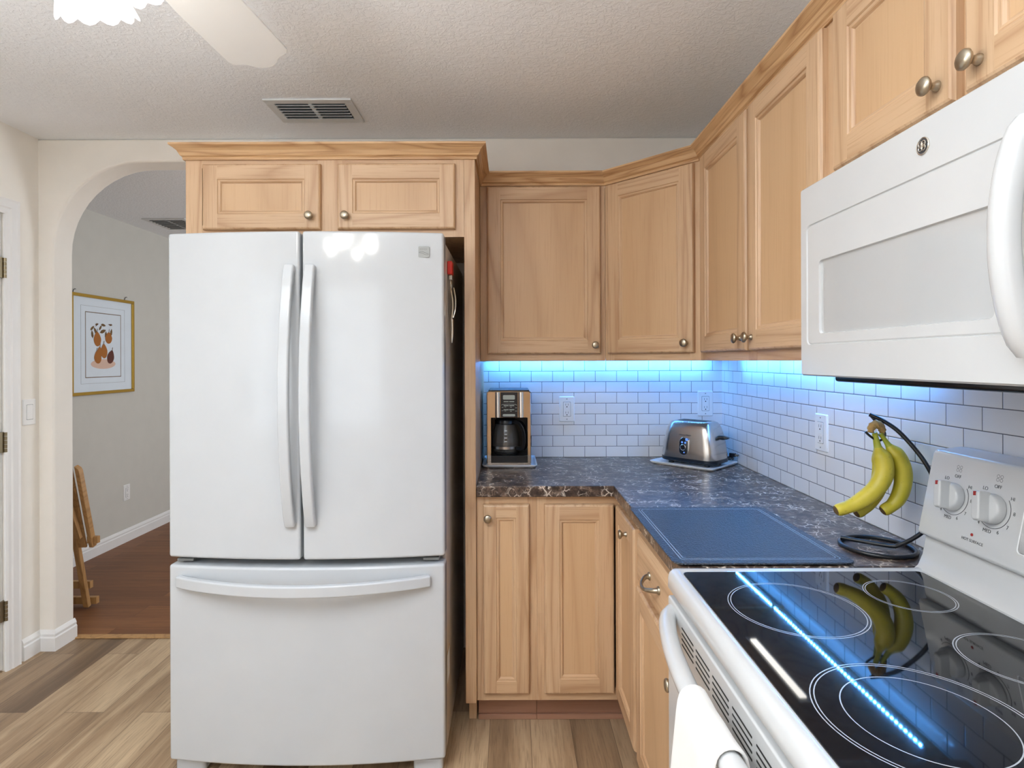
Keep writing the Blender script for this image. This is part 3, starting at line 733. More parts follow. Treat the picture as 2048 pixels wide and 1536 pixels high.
bm = B(); rings(bm, [[mt @ Vector((p[0], p[1], h)) for p in rrect(-0.05, 0.05, 0.005, 0.045, 0.004)] for h in (0.0002, 0.0012)], 0, 0); gobj('clock_display', bm, 'black_plastic', cp)
# towel over the oven handle
bm = B(); N, K = 26, 22
def towel_pt(i, k):
    s = i / N; u = k / K
    yy = 0.925 - 0.155 * u - 0.0
    lx = 1.268 - yy; hs = min(1, max(0, (lx - 0.025) / 0.71)); cx = 0.345 + 0.004 - 0.058 * math.sin(PI * hs) ** 0.55
    r_ = 0.0215
    wob = 0.004 * math.sin(u * 9 + 0.6) + 0.003 * math.sin(u * 21)
    if s < 0.42:
        q = 1 - s / 0.42; zz = 0.828 - q * 0.40
        return Vector((cx - r_ - (wob + 0.012) * min(1, q * 2.2), yy - 0.02 * q * (u - 0.5), zz))
    if s < 0.60:
        a = PI - PI * (s - 0.42) / 0.18
        return Vector((cx + r_ * math.cos(a), yy, 0.828 + r_ * math.sin(a) + 0.0008 * math.sin(u * 14)))
    q = (s - 0.60) / 0.40
    return Vector((cx + r_ - 0.001 * q, yy, 0.828 - q * 0.30))
V = [[bm.verts.new(towel_pt(i, k)) for k in range(K + 1)] for i in range(N + 1)]
for i in range(N):
    for k in range(K): bm.faces.new((V[i][k], V[i + 1][k], V[i + 1][k + 1], V[i][k + 1]))
o = obj('dish_towel', bm, 'towel', smooth=60)
sol = o.modifiers.new('thickness', 'SOLIDIFY'); sol.thickness = 0.005; sol.offset = 1
s = o.modifiers.new('subsurf', 'SUBSURF'); s.levels = 1; s.render_levels = 1
tag(o, 'white cloth towel hung over the oven door handle', 'towel')

# ================================================================== MICROWAVE
mw = thing('microwave_oven', 'white over-the-range microwave with a grey window and vertical handle', 'microwave', (0.638, 1.262, 1.34), -90)
bm = B(); box(bm, 0.002, 0.756, 0.031, 0.36, 0.002, 0.405); obj('body', bm, 'white_app', mw, bevel=0.004)
bm = B(); box(bm, 0.05, 0.73, 0.045, 0.34, -0.012, 0.003); obj('bottom_plate', bm, 'steel_dark', mw, bevel=0.006)
bm = B()
DWD = 0.615
def mr(x0, x1, z0, z1, r, y): return [(p[0], y, p[1]) for p in rrect(x0, x1, z0, z1, r)]
rings(bm, [mr(0, DWD, 0, 0.407, 0.004, 0.030), mr(0, DWD, 0, 0.407, 0.004, 0.004), mr(0.003, DWD - 0.002, 0.003, 0.404, 0.004, 0.0),
           mr(0.026, DWD - 0.012, 0.066, 0.322, 0.012, 0.0), mr(0.0275, DWD - 0.0135, 0.0675, 0.3205, 0.011, 0.003), mr(0.030, DWD - 0.016, 0.070, 0.318, 0.010, 0.0012),
           mr(0.073, 0.505, 0.088, 0.240, 0.010, 0.0012), mr(0.0745, 0.5035, 0.0895, 0.2385, 0.009, 0.006)], 0, 1, [0, 0, 0, 0, 0, 0, 0])
md = obj('door', bm, ['white_app', 'mw_glass'], mw, smooth=25)
pp = []
for i in range(25):
    s = i / 24; pp.append((0.565, -0.006 - 0.032 * math.sin(PI * s) ** 0.6, 0.046 + 0.276 * s))
bm = B(); tube(bm, pp, 0.0165, 16, up=Vector((1, 0, 0))); obj('handle', bm, 'white_app', md, smooth=50)
bm = B(); box(bm, DWD + 0.002, 0.757, 0.0, 0.03, 0, 0.407); pc = obj('control_panel', bm, 'white_app', mw, bevel=0.004)
bm = B(); box(bm, DWD + 0.02, 0.74, -0.001, 0.003, 0.33, 0.37); obj('clock_display', bm, 'black_plastic', pc)
bm = B()
for i in range(3):
    for k in range(5): box(bm, DWD + 0.022 + 0.04 * i, DWD + 0.054 + 0.04 * i, -0.001, 0.002, 0.06 + 0.05 * k, 0.09 + 0.05 * k)
obj('keypad', bm, 'grey', pc)
# round maker's badge: silver disc, dark field, script monogram
mt = frame((0.377, 0.0, 0.364), (1, 0, 0), (0, 0, 1))
bm = B(); lathe(bm, [(0.0135, 0.0), (0.0135, 0.0015), (0.0125, 0.002), (0.0115, 0.0016)], 32, mt, [1, 1, 1], None, 0)
for k in range(4):
    a = R(45 + 90 * k)
    tube(bm, [mt @ Vector((0.0045 * math.cos(a) + 0.0042 * math.cos(2 * PI * i / 14), 0.0045 * math.sin(a) + 0.0042 * math.sin(2 * PI * i / 14), 0.0022)) for i in range(14)], 0.0008, 6, True, 1)
obj('badge', bm, ['ink', 'strainer'], md)
text('badge_lettering', 'GE', 0.010, md, frame((0.377, -0.0026, 0.364), (1, 0, 0), (0, 0, 1)), 'strainer')

# under-cabinet fixtures
def strip(name, label, p0, p1, n):
    bm = B(); p0, p1 = Vector(p0), Vector(p1); d = (p1 - p0); L_ = d.length
    box(bm, 0, L_, -0.005, 0.005, 0.004, 0.0062, 0)
    for i in range(n):
        x = L_ * (i + 0.5) / n; box(bm, x - 0.0024, x + 0.0024, -0.0024, 0.0024, 0.0025, 0.004, 1)
    o = obj(name, bm, ['white_plastic', 'led']); o.location = p0; o.rotation_euler = (0, 0, math.atan2(d.y, d.x))
    tag(o, label, 'light strip')
strip('led_light_strip', 'bright blue-white light strip under the right-wall cabinets', (0.967, 1.35, 1.3733), (0.967, 2.47, 1.3733), 66)
strip('led_light_strip', 'bright blue-white light strip under the cabinet over the coffee maker', (-0.11, 2.694, 1.3733), (0.94, 2.694, 1.3733), 62)
lb = thing('light_bar', 'short white light bar fixed beneath the two-door wall cabinet', 'light', (0.787, 1.53, 1.37))
bm = B(); box(bm, -0.018, 0.018, 0, 0.36, 0.0068, 0.0098); obj('housing', bm, 'white_plastic', lb, bevel=0.001)
bm = B(); box(bm, -0.009, 0.009, 0.02, 0.34, 0.0032, 0.0068); obj('diffuser', bm, 'bar_lit', lb)

# ================================================================== WORKTOP THINGS
CT = 0.914
# cutting board
bm = B()
cb = lambda a, z, r=0.022: [(p[0], p[1], z) for p in rrect(-0.205 + a, 0.205 - a, -0.245 + a, 0.245 - a, r)]
rings(bm, [cb(0.002, 0.003), cb(0, 0.0045), cb(0, 0.007), cb(0.0015, 0.008)], 0, 0)
for a in (0.022, 0.029):
    rings(bm, [cb(a, 0.00815, 0.012), cb(a + 0.0016, 0.00815, 0.011)], None, None, [1])
o = obj('cutting_board', bm, ['board', 'board_line'], smooth=10); o.location = (0.567, 1.521, CT)
tag(o, 'dark textured glass cutting board lying on the worktop beside the range', 'cutting board')
for sx in (-1, 1):
    for sy in (-1, 1):
        bm = B(); lathe(bm, [(0.007, 0), (0.007, 0.003)], 12, Matrix.Translation((sx * 0.18, sy * 0.21, 0)), None, 0, 0); obj('foot_pad', bm, 'black_plastic', o)

# coffee maker and its tray
def tray(name, label, loc, rz, a, b):
    bm = B()
    q = lambda o_, z: [(p[0], p[1], z) for p in rrect(-a / 2 + o_, a / 2 - o_, -b / 2 + o_, b / 2 - o_, 0.014)]
    rings(bm, [q(0.012, 0.0), q(0.004, 0.006), q(0.0, 0.012), q(0.0, 0.014), q(0.003, 0.014), q(0.009, 0.006), q(0.016, 0.004)], 0, 0)
    o = obj(name, bm, 'white_plastic', smooth=50); o.location = loc; o.rotation_euler = (0, 0, R(rz)); return tag(o, label, 'tray')
tray('serving_tray', 'white tray under the coffee maker', (-0.007, 2.575, CT), 0, 0.236, 0.255)
tray('serving_tray', 'white tray set diagonally under the toaster', (0.805, 2.535, CT), -46, 0.30, 0.245)
cm = thing('coffee_maker', 'chrome and black drip coffee maker with a glass carafe', 'coffee maker', (-0.105, 2.452, CT + 0.005))
CWD, CH = 0.19, 0.325
bm = B()
out = rrect(0, CWD, 0, CH, 0.010, 4); inn = rrect(0.018, 0.1755, 0.018, 0.212, 0.003, 4)
rings(bm, [[(p[0], 0.03, p[1]) for p in out], [(p[0], 0.004, p[1]) for p in out], [(0.003 + p[0] * 0.968, 0.0, 0.003 + p[1] * 0.982) for p in out],
           [(p[0], 0.0, p[1]) for p in inn], [(p[0], 0.03, p[1]) for p in inn]])
obj('front_frame', bm, 'chrome', cm, smooth=30)
bm = B(); box(bm, 0.006, CWD - 0.006, 0.03, 0.215, 0.214, CH + 0.004); box(bm, 0.006, CWD - 0.006, 0.15, 0.215, 0.0, 0.214); box(bm, 0.006, 0.018, 0.03, 0.15, 0.0, 0.214); box(bm, 0.1755, CWD - 0.006, 0.03, 0.15, 0, 0.214)
obj('housing', bm, 'black_plastic', cm, bevel=0.004)
bm = B(); box(bm, 0.0182, 0.1753, 0.012, 0.15, 0.0, 0.046); lathe(bm, [(0.055, 0.046), (0.055, 0.049), (0.002, 0.049)], 32, Matrix.Translation((0.085, 0.082, 0)), None, 0, 0)
obj('warming_plate', bm, 'black_plastic', cm, bevel=0.004)
bm = B(); box(bm, 0.059, 0.1335, -0.003, 0.004, 0.2125, 0.3205); pn_ = obj('control_panel', bm, 'black_plastic', cm, bevel=0.001)
for x0, x1 in ((0.036, 0.057), (0.1355, 0.158)):
    bm = B(); xm, hw = (x0 + x1) / 2, (x1 - x0) / 2
    prism(bm, [(xm + hw * math.cos(PI * i / 12), -0.0085 * math.sin(PI * i / 12)) for i in range(13)], 2, 0.2125, 0.3205); obj('chrome_strip', bm, 'chrome', cm, smooth=50)
bm = B(); rings(bm, [[(p[0], y, p[1]) for p in rrect(0.070, 0.121, 0.289, 0.308, 0.004)] for y in (-0.0028, -0.0042)], 0, 0); obj('display', bm, 'screen', pn_)
bm = B(); rings(bm, [[(p[0], y, p[1]) for p in rrect(0.069, 0.122, 0.217, 0.227, 0.004)] for y in (-0.0028, -0.0042)], 0, 0); obj('badge_plate', bm, 'screen', pn_)
for x in (0.073, 0.097):
    for zz in (0.2785, 0.2615, 0.244):
        bm = B(); box(bm, x, x + 0.021, -0.0045, -0.0028, zz, zz + 0.0035); obj('button', bm, 'screen', pn_)
bm = B(); tube(bm, smooth_path([(0.063, -0.0032, 0.265), (0.07, -0.0032, 0.268), (0.096, -0.0032, 0.2695), (0.122, -0.0032, 0.268), (0.129, -0.0032, 0.265)]), 0.0009, 6)
obj('arch_trim', bm, 'screen', pn_)
bm = B()
for x, zz in ((0.064, 0.255), (0.064, 0.241), (0.122, 0.253), (0.122, 0.239), (0.076, 0.2565), (0.1, 0.2555), (0.076, 0.2395), (0.1, 0.238)): box(bm, x, x + 0.008, -0.0034, -0.0028, zz, zz + 0.0016)
obj('button_legend', bm, 'screen', pn_)
ca = Matrix.Translation((0.083, 0.078, 0.050))
cf = thing('coffee_carafe', 'glass carafe with a black handle inside the coffee maker', 'carafe', (-0.105 + 0.080, 2.452 + 0.080, CT + 0.0555))
cf.scale = (1.14, 1.14, 1.08)
bm = B()
lathe(bm, [(0.002, 0.001), (0.046, 0.001), (0.051, 0.008), (0.054, 0.03), (0.0535, 0.055), (0.049, 0.085), (0.042, 0.108), (0.038, 0.118), (0.0365, 0.118), (0.0405, 0.107), (0.0475, 0.084), (0.052, 0.055), (0.0525, 0.03), (0.049, 0.009), (0.002, 0.004)], 40)
obj('glass_jug', bm, 'carafe', cf, smooth=50)
bm = B(); lathe(bm, [(0.0385, 0.116), (0.041, 0.118), (0.041, 0.132), (0.036, 0.139), (0.002, 0.141)], 32, Matrix.Identity(4), None, 0, 0); obj('lid', bm, 'black_plastic', cf, smooth=40)
bm = B(); lathe(bm, [(0.0547, 0.020), (0.0552, 0.020), (0.0552, 0.030), (0.0547, 0.030)], 40); obj('metal_band', bm, 'steel', cf, smooth=30)
ang = R(-36); hx_, hy_ = math.cos(ang), math.sin(ang)
bm = B(); pp = smooth_path([(0.040 * hx_, 0.040 * hy_, 0.128), (0.068 * hx_, 0.068 * hy_, 0.124), (0.088 * hx_, 0.088 * hy_, 0.095), (0.093 * hx_, 0.093 * hy_, 0.055), (0.085 * hx_, 0.085 * hy_, 0.025), (0.056 * hx_, 0.056 * hy_, 0.022)])
bar(bm, pp, (-hy_, hx_, 0), 0.02, 0.014); obj('handle', bm, 'black_plastic', cf, bevel=0.004)
bm = B()
for zz in (0.05, 0.064, 0.078, 0.092): box(bm, -0.004, 0.006, -0.054 + (zz - 0.05) * 0.12, -0.0515 + (zz - 0.05) * 0.12, zz, zz + 0.003)
obj('fill_mark', bm, 'white_plastic', cf)

# toaster
to = thing('toaster', 'two-slice brushed steel toaster with a black base in the worktop corner', 'toaster', (0.812, 2.54, CT + 0.004), -46)
bm = B()
lv = [(0.030, 0.128, 0.083), (0.05, 0.129, 0.083), (0.09, 0.124, 0.080), (0.13, 0.116, 0.075), (0.160, 0.107, 0.069), (0.176, 0.099, 0.063), (0.184, 0.092, 0.057), (0.188, 0.082, 0.049)]
rings(bm, [[(p[0], p[1], z) for p in rrect(-a, a, -b, b, 0.045 * b / 0.083, 8)] for z, a, b in lv], 0, 0)
bd = obj('body', bm, 'steel', to, smooth=50)
for y in (-0.02, 0.02):
    bm = B(); box(bm, -0.066, 0.066, y - 0.011, y + 0.011, 0.186, 0.1886); obj('bread_slot', bm, 'dark', to)
bm = B(); rings(bm, [[(p[0], p[1], z) for p in rrect(-a, a, -b, b, 0.045, 8)] for z, a, b in ((0.012, 0.122, 0.077), (0.016, 0.13, 0.085), (0.030, 0.1305, 0.0855))], 0, 0); obj('base', bm, 'black_plastic', to, smooth=50)
for sx in (-1, 1):
    for sy in (-1, 1):
        bm = B(); lathe(bm, [(0.012, 0.0), (0.012, 0.012)], 14, Matrix.Translation((sx * 0.085, sy * 0.05, 0)), None, 0, 0); obj('foot', bm, 'black_plastic', to)
bm = B(); rings(bm, [[(0.122 + a, p[0], 0.124 + p[1]) for p in rrect(-s_, s_, -h_, h_, h_ * 0.8)] for a, s_, h_ in ((-0.01, 0.010, 0.008), (0.012, 0.014, 0.009), (0.030, 0.012, 0.005), (0.036, 0.006, 0.002))], 0, 0)
obj('lever', bm, 'black_plastic', to, smooth=50)
tv = Vector((0, 0.0085, 0.1)).normalized()
mt = frame((-0.005, -0.0825, 0.082), (1, 0, 0), tv)
bm = B(); cap = lambda s_, h: [mt @ Vector((p[0], p[1], h)) for p in rrect(-0.021 * s_, 0.021 * s_, -0.037 - (s_ - 1) * 0.02, 0.037 + (s_ - 1) * 0.02, 0.0208 * s_, 8)]
rings(bm, [cap(1.07, 0.0), cap(1.07, 0.002), cap(1.0, 0.0028)], 0, 1, [0, 0]); cpn = obj('control_plate', bm, ['steel', 'black_plastic'], to, smooth=40)
bm = B(); lathe(bm, [(0.0135, 0.002), (0.0135, 0.010), (0.0115, 0.0115), (0.0105, 0.0105), (0.002, 0.0105)], 28, mt @ Matrix.Translation((0, -0.004, 0)), [0, 0, 0, 1], None, 1); obj('dial', bm, ['steel', 'black_plastic'], cpn, smooth=40)
for x, y, r_ in ((-0.008, 0.017, 0.0042), (0.007, 0.016, 0.0042), (0.013, 0.030, 0.006), (0.003, -0.026, 0.003)):
    bm = B(); lathe(bm, [(r_, 0.002), (r_, 0.004), (0.0005, 0.005)], 16, mt @ Matrix.Translation((x, y, 0)), None, 0, 0); obj('button', bm, 'blue_led', cpn, smooth=50)
text('lettering', 'Hamilton Beach', 0.0085, to, frame((-0.004, -0.0795 + 0.0008, 0.131), (1, 0, 0), Vector((0, 0.014, 0.1))), 'ink')
# toaster cord bundle with plug, tucked behind the tray
bm = B(); pts = []
for i in range(60):
    a = i / 60 * 4 * PI; pts.append((0.12 + 0.012 * math.cos(a), 0.09 + 0.022 * math.sin(a), 0.020 + 0.006 * math.sin(a * 0.5) + 0.006 * i / 60))
tube(bm, pts, 0.0032, 8)
cd = obj('cord', bm, 'black_wire', to, smooth=60)
bm = B(); box(bm, 0.112, 0.138, 0.098, 0.112, 0.03, 0.046, 0); box(bm, 0.138, 0.152, 0.1, 0.1015, 0.034, 0.042, 1); box(bm, 0.138, 0.152, 0.108, 0.1095, 0.034, 0.042, 1)
obj('plug', bm, ['black_plastic', 'chrome'], cd, bevel=0.002)

# wall plates
def outlet(label, mtx, switch=False, gfci=False):
    o = bpy.data.objects.new('light_switch' if switch else 'wall_outlet', None); COL.objects.link(o); o.matrix_world = mtx
    tag(o, label, 'switch' if switch else 'outlet')
    bm = B(); rings(bm, [[(p[0], y, p[1]) for p in rrect(-0.036 + a, 0.036 - a, -0.060 + a, 0.060 - a, 0.004, 3)] for y, a in ((0, 0), (-0.003, 0), (-0.006, 0.003))], 0, 0)
    obj('cover_plate', bm, 'white_plastic', o, smooth=30)
    bm = B(); rings(bm, [[(p[0], y, p[1]) for p in rrect(-0.0168, 0.0168, -0.0335, 0.0335, 0.003, 3)] for y in (-0.005, -0.0075)], 0, 0)
    if switch:
        rk = obj('rocker', bm, 'white_plastic', o, bevel=0.001)
        bm = B(); rings(bm, [[(p[0], -0.0061, p[1]) for p in rrect(-0.0185, 0.0185, -0.0355, 0.0355, 0.003, 3)], [(p[0], -0.0061, p[1]) for p in rrect(-0.0172, 0.0172, -0.034, 0.034, 0.003, 3)]]); obj('rocker_gap', bm, 'grey', o)
        return
    for zz in (0.017, -0.021):
        for x in (-0.0065, 0.0055): box(bm, x, x + 0.0014, -0.0079, -0.0074, zz, zz + 0.009, 1)
        lathe(bm, [(0.0026, 0), (0.0026, 0.0005)], 12, Matrix.Translation((0, -0.0074, zz - 0.006)) @ Matrix.Rotation(R(90), 4, 'X'), [1], None, 1)
    if gfci: box(bm, -0.006, 0.006, -0.0085, -0.0074, -0.0045, 0.0005, 0); box(bm, -0.006, 0.006, -0.0085, -0.0074, 0.0015, 0.0065, 0)
    rings(bm, [[(p[0], -0.0062, p[1]) for p in rrect(-0.0182, 0.0182, -0.035, 0.035, 0.003, 3)], [(p[0], -0.0062, p[1]) for p in rrect(-0.0168, 0.0168, -0.0335, 0.0335, 0.003, 3)]], None, None, [2])
    for zz in (0.048, -0.048): lathe(bm, [(0.0025, 0), (0.0025, 0.0006)], 10, Matrix.Translation((0, -0.0058, zz)) @ Matrix.Rotation(R(90), 4, 'X'), [2], None, 2)
    obj('receptacle', bm, ['white_plastic', 'dark', 'grey'], o)
Tr = Matrix.Translation; RZ = lambda a: Matrix.Rotation(R(a), 4, 'Z')
outlet('white outlet on the back tiles just right of the coffee maker', Tr((0.265, DB - 0.006, 1.143)), gfci=True)
outlet('white outlet on the back tiles above the toaster', Tr((0.924, DB - 0.006, 1.167)))
outlet('white outlet on the right wall tiles, left of the bananas', Tr((XR - 0.006, 1.85, 1.139)) @ RZ(-90), gfci=True)
outlet('white outlet low on the hall wall beneath the framed picture', Tr((HX, 4.39, 0.375)) @ RZ(90))
outlet('white rocker switch between the door casing and the arch', Tr((XL, 2.676, 1.142)) @ RZ(90), switch=True)

# banana stand
bs = thing('banana_stand', 'black wire banana hanger with a ring base on the worktop', 'banana stand', (0.89, 1.395, CT))
ox, oy = 0.89, 1.395
bm = B(); pts = [(0.079 * math.cos(2 * PI * i / 48), 0.079 * math.sin(2 * PI * i / 48), 0.0055) for i in range(48)]
tube(bm, pts, 0.0052, 10, True); obj('base_ring', bm, 'black_wire', bs, smooth=60)
P = lambda x, y, z: (x - ox, y - oy, z - CT)
bm = B()
pts = [P(0.828, 1.442, 0.927)] + [P(0.87, 1.413, 0.925), P(0.912, 1.384, 0.924)] + smooth_path([P(0.922, 1.377, 0.925), P(0.948, 1.352, 0.952), P(0.968, 1.33, 0.99), P(0.980, 1.315, 1.06), P(0.962, 1.328, 1.13), P(0.928, 1.36, 1.195), P(0.900, 1.383, 1.225), P(0.876, 1.401, 1.240)], 8)
tube(bm, pts, 0.005, 10); obj('stem', bm, 'black_wire', bs, smooth=60)
bm = B(); pts = smooth_path([P(0.876, 1.401, 1.240), P(0.888, 1.394, 1.222), P(0.902, 1.386, 1.200), P(0.901, 1.385, 1.186), P(0.889, 1.386, 1.178), P(0.873, 1.388, 1.186), P(0.860, 1.392, 1.199)], 8)
tube(bm, pts, 0.0028, 8); obj('hook', bm, 'black_wire', bs, smooth=60)
# bananas: one thing each, hanging from a shared crown
def banana(label, ctrl, rmax, crown=False):
    pts = smooth_path(ctrl, 6); n = len(pts); rad = []; mis = []
    for i in range(n):
        s = i / (n - 1)
        if s < 0.17: r_ = 0.0068 - 0.001 * math.sin(PI * s / 0.17)
        elif s < 0.34: q = (s - 0.17) / 0.17; q = q * q * (3 - 2 * q); r_ = 0.0068 + (rmax - 0.0068) * q * 0.93
        elif s < 0.64: q = (s - 0.34) / 0.30; r_ = rmax * (0.93 + 0.07 * math.sin(PI * q))
        elif s < 0.9: q = (s - 0.64) / 0.26; r_ = rmax * (0.93 - 0.24 * q * q)
        else: q = (s - 0.9) / 0.1; r_ = rmax * 0.69 * math.sqrt(max(0, 1 - q ** 1.8)) + 0.0052 * q
        rad.append(r_)
    for i in range(n - 1):
        s = i / (n - 1); mis.append(1 if s < 0.2 else (2 if s > 0.972 else 0))
    bm = B(); P0 = Vector(pts[0]); tube(bm, [p - P0 for p in pts], rad, 10, mis=mis)
    o = obj('banana', bm, ['banana', 'banana_green', 'banana_brown'], smooth=50, subsurf=1); o.location = P0
    tag(o, label, 'banana', 'bananas on the hanger')
    if crown:
        bm = B(); tube(bm, smooth_path([(-0.010, -0.002, 0.0), (-0.006, 0.0, 0.014), (0.006, 0.0, 0.02), (0.018, 0.002, 0.012), (0.024, 0.006, -0.002)], 5), [0.0065 + 0.0035 * math.sin(PI * i / 20) + 0.0012 * math.sin(i * 2.3) for i in range(21)], 7); obj('crown', bm, 'banana_crown', o, smooth=60)
    return o
banana('yellow banana on the left of the bunch, curving out to the left', [(0.877, 1.384, 1.198), (0.883, 1.382, 1.176), (0.886, 1.379, 1.155), (0.892, 1.373, 1.130), (0.890, 1.370, 1.100), (0.873, 1.370, 1.068), (0.843, 1.373, 1.040), (0.812, 1.376, 1.022), (0.776, 1.378, 1.010)], 0.0225, True)
banana('middle banana of the bunch, mostly hidden behind the left one', [(0.885, 1.396, 1.197), (0.892, 1.402, 1.17), (0.902, 1.409, 1.145), (0.910, 1.412, 1.115), (0.910, 1.413, 1.085), (0.902, 1.412, 1.055), (0.886, 1.410, 1.030), (0.868, 1.408, 1.010), (0.842, 1.405, 0.995)], 0.0205)
banana('yellow banana on the right of the bunch, nearest the range panel', [(0.892, 1.386, 1.196), (0.903, 1.383, 1.178), (0.914, 1.380, 1.160), (0.929, 1.376, 1.138), (0.938, 1.374, 1.108), (0.939, 1.374, 1.078), (0.931, 1.375, 1.048), (0.915, 1.376, 1.025), (0.889, 1.378, 1.008)], 0.0212)

# ================================================================== CEILING THINGS
def vent(label, x0, x1, y0, y1, cols, n):
    v = thing('ceiling_vent', label, 'vent', ((x0 + x1) / 2, (y0 + y1) / 2, CZ))
    a, b = (x1 - x0) / 2, (y1 - y0) / 2; fr = 0.035
    bm = B()
    for q in ((-a, a, -b, -b + fr), (-a, a, b - fr, b), (-a, -a + fr, -b + fr, b - fr), (a - fr, a, -b + fr, b - fr)): box(bm, q[0], q[1], q[2], q[3], -0.008, 0)
    iw = 2 * (a - fr)
    for k in range(1, cols): x = -a + fr + iw * k / cols; box(bm, x - 0.008, x + 0.008, -b + fr, b - fr, -0.008, 0)
    obj('frame', bm, 'grille', v, bevel=0.002)
    bm = B(); box(bm, -a + fr, a - fr, -b + fr, b - fr, -0.0016, -0.0004); obj('backing', bm, 'grille_dark', v)
    bm = B()
    for k in range(n):
        y = -b + fr + 0.012 + (2 * (b - fr) - 0.02) * k / (n - 1)
        prism(bm, [(y - 0.009, -0.013), (y - 0.007, -0.014), (y + 0.008, -0.0025), (y + 0.006, -0.0018)], 0, -a + fr, a - fr)
    obj('louvers', bm, 'grille', v)
vent('white rectangular ceiling vent above the refrigerator', -1.005, -0.645, 2.32, 2.54, 2, 6)
vent('small ceiling vent in the hall beyond the arch', -2.74, -2.42, 4.25, 4.60, 2, 8)

# ceiling fan: hub above and left of the frame, one blade and one glass shade reach into view
fx, fdd = -0.690, 0.86
fan = thing('ceiling_fan', 'white ceiling fan with scalloped glass light shades', 'ceiling fan', (fx, fdd, CZ), 0)
bm = B(); lathe(bm, [(0.07, 0.0), (0.07, -0.02), (0.05, -0.045), (0.015, -0.05), (0.013, -0.13)], 28, Matrix.Identity(4), None, 0, 0); obj('canopy', bm, 'trim', fan, smooth=50)
bm = B(); lathe(bm, [(0.02, -0.13), (0.10, -0.15), (0.125, -0.19), (0.125, -0.25), (0.10, -0.29), (0.06, -0.30), (0.055, -0.34), (0.05, -0.36), (0.01, -0.37)], 36, Matrix.Identity(4), None, 0, 0); obj('motor', bm, 'trim', fan, smooth=50)
for k in range(5):
    rt = Matrix.Rotation(R(-4.5 + 72 * k), 4, 'Z')
    pitch = Matrix.Translation((0, 0, -0.285)) @ Matrix.Rotation(R(-10), 4, 'Y')
    out = [(-0.055, 0.17), (0.055, 0.17), (0.0735, 0.4), (0.078, 0.585), (0.0775, 0.603), (0.072, 0.614), (0.062, 0.620), (0.05, 0.624), (0.039, 0.632), (0.03, 0.645), (0.015, 0.656), (0.0, 0.659), (-0.015, 0.656), (-0.03, 0.645), (-0.039, 0.632), (-0.05, 0.624), (-0.062, 0.620), (-0.072, 0.614), (-0.0775, 0.603), (-0.078, 0.585), (-0.0735, 0.4)]
    bm = B(); prism(bm, out, 2, -0.003, 0.003); bl = obj('blade', bm, 'fan_white', fan, matrix=rt @ pitch, bevel=0.0015, smooth=30)
    bm = B(); box(bm, -0.02, 0.02, 0.09, 0.24, 0.004, 0.012); obj('blade_iron', bm, 'brass_old', bl, bevel=0.002)
for k in range(4):
    az = R(100 + 90 * k)
    dv = Vector((math.cos(az) * 0.62, math.sin(az) * 0.62, -0.78)).normalized()
    base = Vector((math.cos(az) * 0.055, math.sin(az) * 0.055, -0.368))
    q = Vector((0, 0, 1)).rotation_difference(dv).to_matrix().to_4x4()
    mt = Matrix.Translation(base) @ q
    bm = B(); seg = 48; rs = []
    for (r_, z_) in ((0.018, 0.0), (0.022, 0.015), (0.034, 0.04), (0.046, 0.075), (0.055, 0.105), (0.061, 0.122)):
        sc_ = max(0, (z_ - 0.04) / 0.082)
        rs.append([mt @ Vector((r_ * (1 + 0.045 * sc_ * abs(math.cos(6 * 2 * PI * i / seg))) * math.cos(2 * PI * i / seg), r_ * (1 + 0.045 * sc_ * abs(math.cos(6 * 2 * PI * i / seg))) * math.sin(2 * PI * i / seg), z_ + 0.008 * sc_ * abs(math.cos(6 * 2 * PI * i / seg)))) for i in range(seg)])
    rings(bm, rs)
    sh = obj('glass_shade', bm, 'shade', fan, smooth=60)
    bm = B(); lathe(bm, [(0.012, 0.01), (0.014, 0.03), (0.026, 0.06), (0.027, 0.075), (0.018, 0.092), (0.002, 0.098)], 20, mt, None, 0, 0); obj('bulb', bm, 'bulb', sh, smooth=60)
    p = Vector((fx, fdd, CZ)) + mt @ Vector((0, 0, 0.15))
    point('fan_lamp', p, 3.2, (1.0, 0.97, 0.92), 0.04)

# ================================================================== HALL THINGS
pf = thing('framed_picture', 'gold-framed print of brown pears on the hall wall', 'picture', (HX, 4.138, 1.495), 90)
fw, fh = 0.642, 0.70
bm = B(); t_ = 0.022
for q in ((-fw / 2, fw / 2, -fh / 2, -fh / 2 + t_), (-fw / 2, fw / 2, fh / 2 - t_, fh / 2), (-fw / 2, -fw / 2 + t_, -fh / 2 + t_, fh / 2 - t_), (fw / 2 - t_, fw / 2, -fh / 2 + t_, fh / 2 - t_)): box(bm, q[0], q[1], -0.022, 0, q[2], q[3])
obj('frame', bm, 'gold', pf, bevel=0.003)
bm = B(); box(bm, -fw / 2 + t_, fw / 2 - t_, -0.010, -0.002, -fh / 2 + t_, fh / 2 - t_)
pw, ph = 0.177, 0.227
def rect_line(o, tk, mi):
    a, b = pw + o, ph + o
    for q in ((-a, a, -b, -b + tk), (-a, a, b - tk, b), (-a, -a + tk, -b + tk, b - tk), (a - tk, a, -b + tk, b - tk)): box(bm, q[0], q[1], -0.0106, -0.0098, q[2], q[3], mi)
rect_line(0.045, 0.0012, 1); rect_line(0.004, 0.005, 2)
mat_ = obj('mat_board', bm, ['mat', 'grey', 'leafink'], pf)
bm = B(); box(bm, -pw, pw, -0.0104, -0.0099, -ph, ph); pr = obj('print', bm, 'paper', pf)
bm = B()
lay = [0.0107]
def blob(pts_, mi):
    lay[0] += 0.00008; y = -lay[0]
    bm.faces.new([bm.verts.new((p[0], y, p[1])) for p in pts_]).material_index = mi
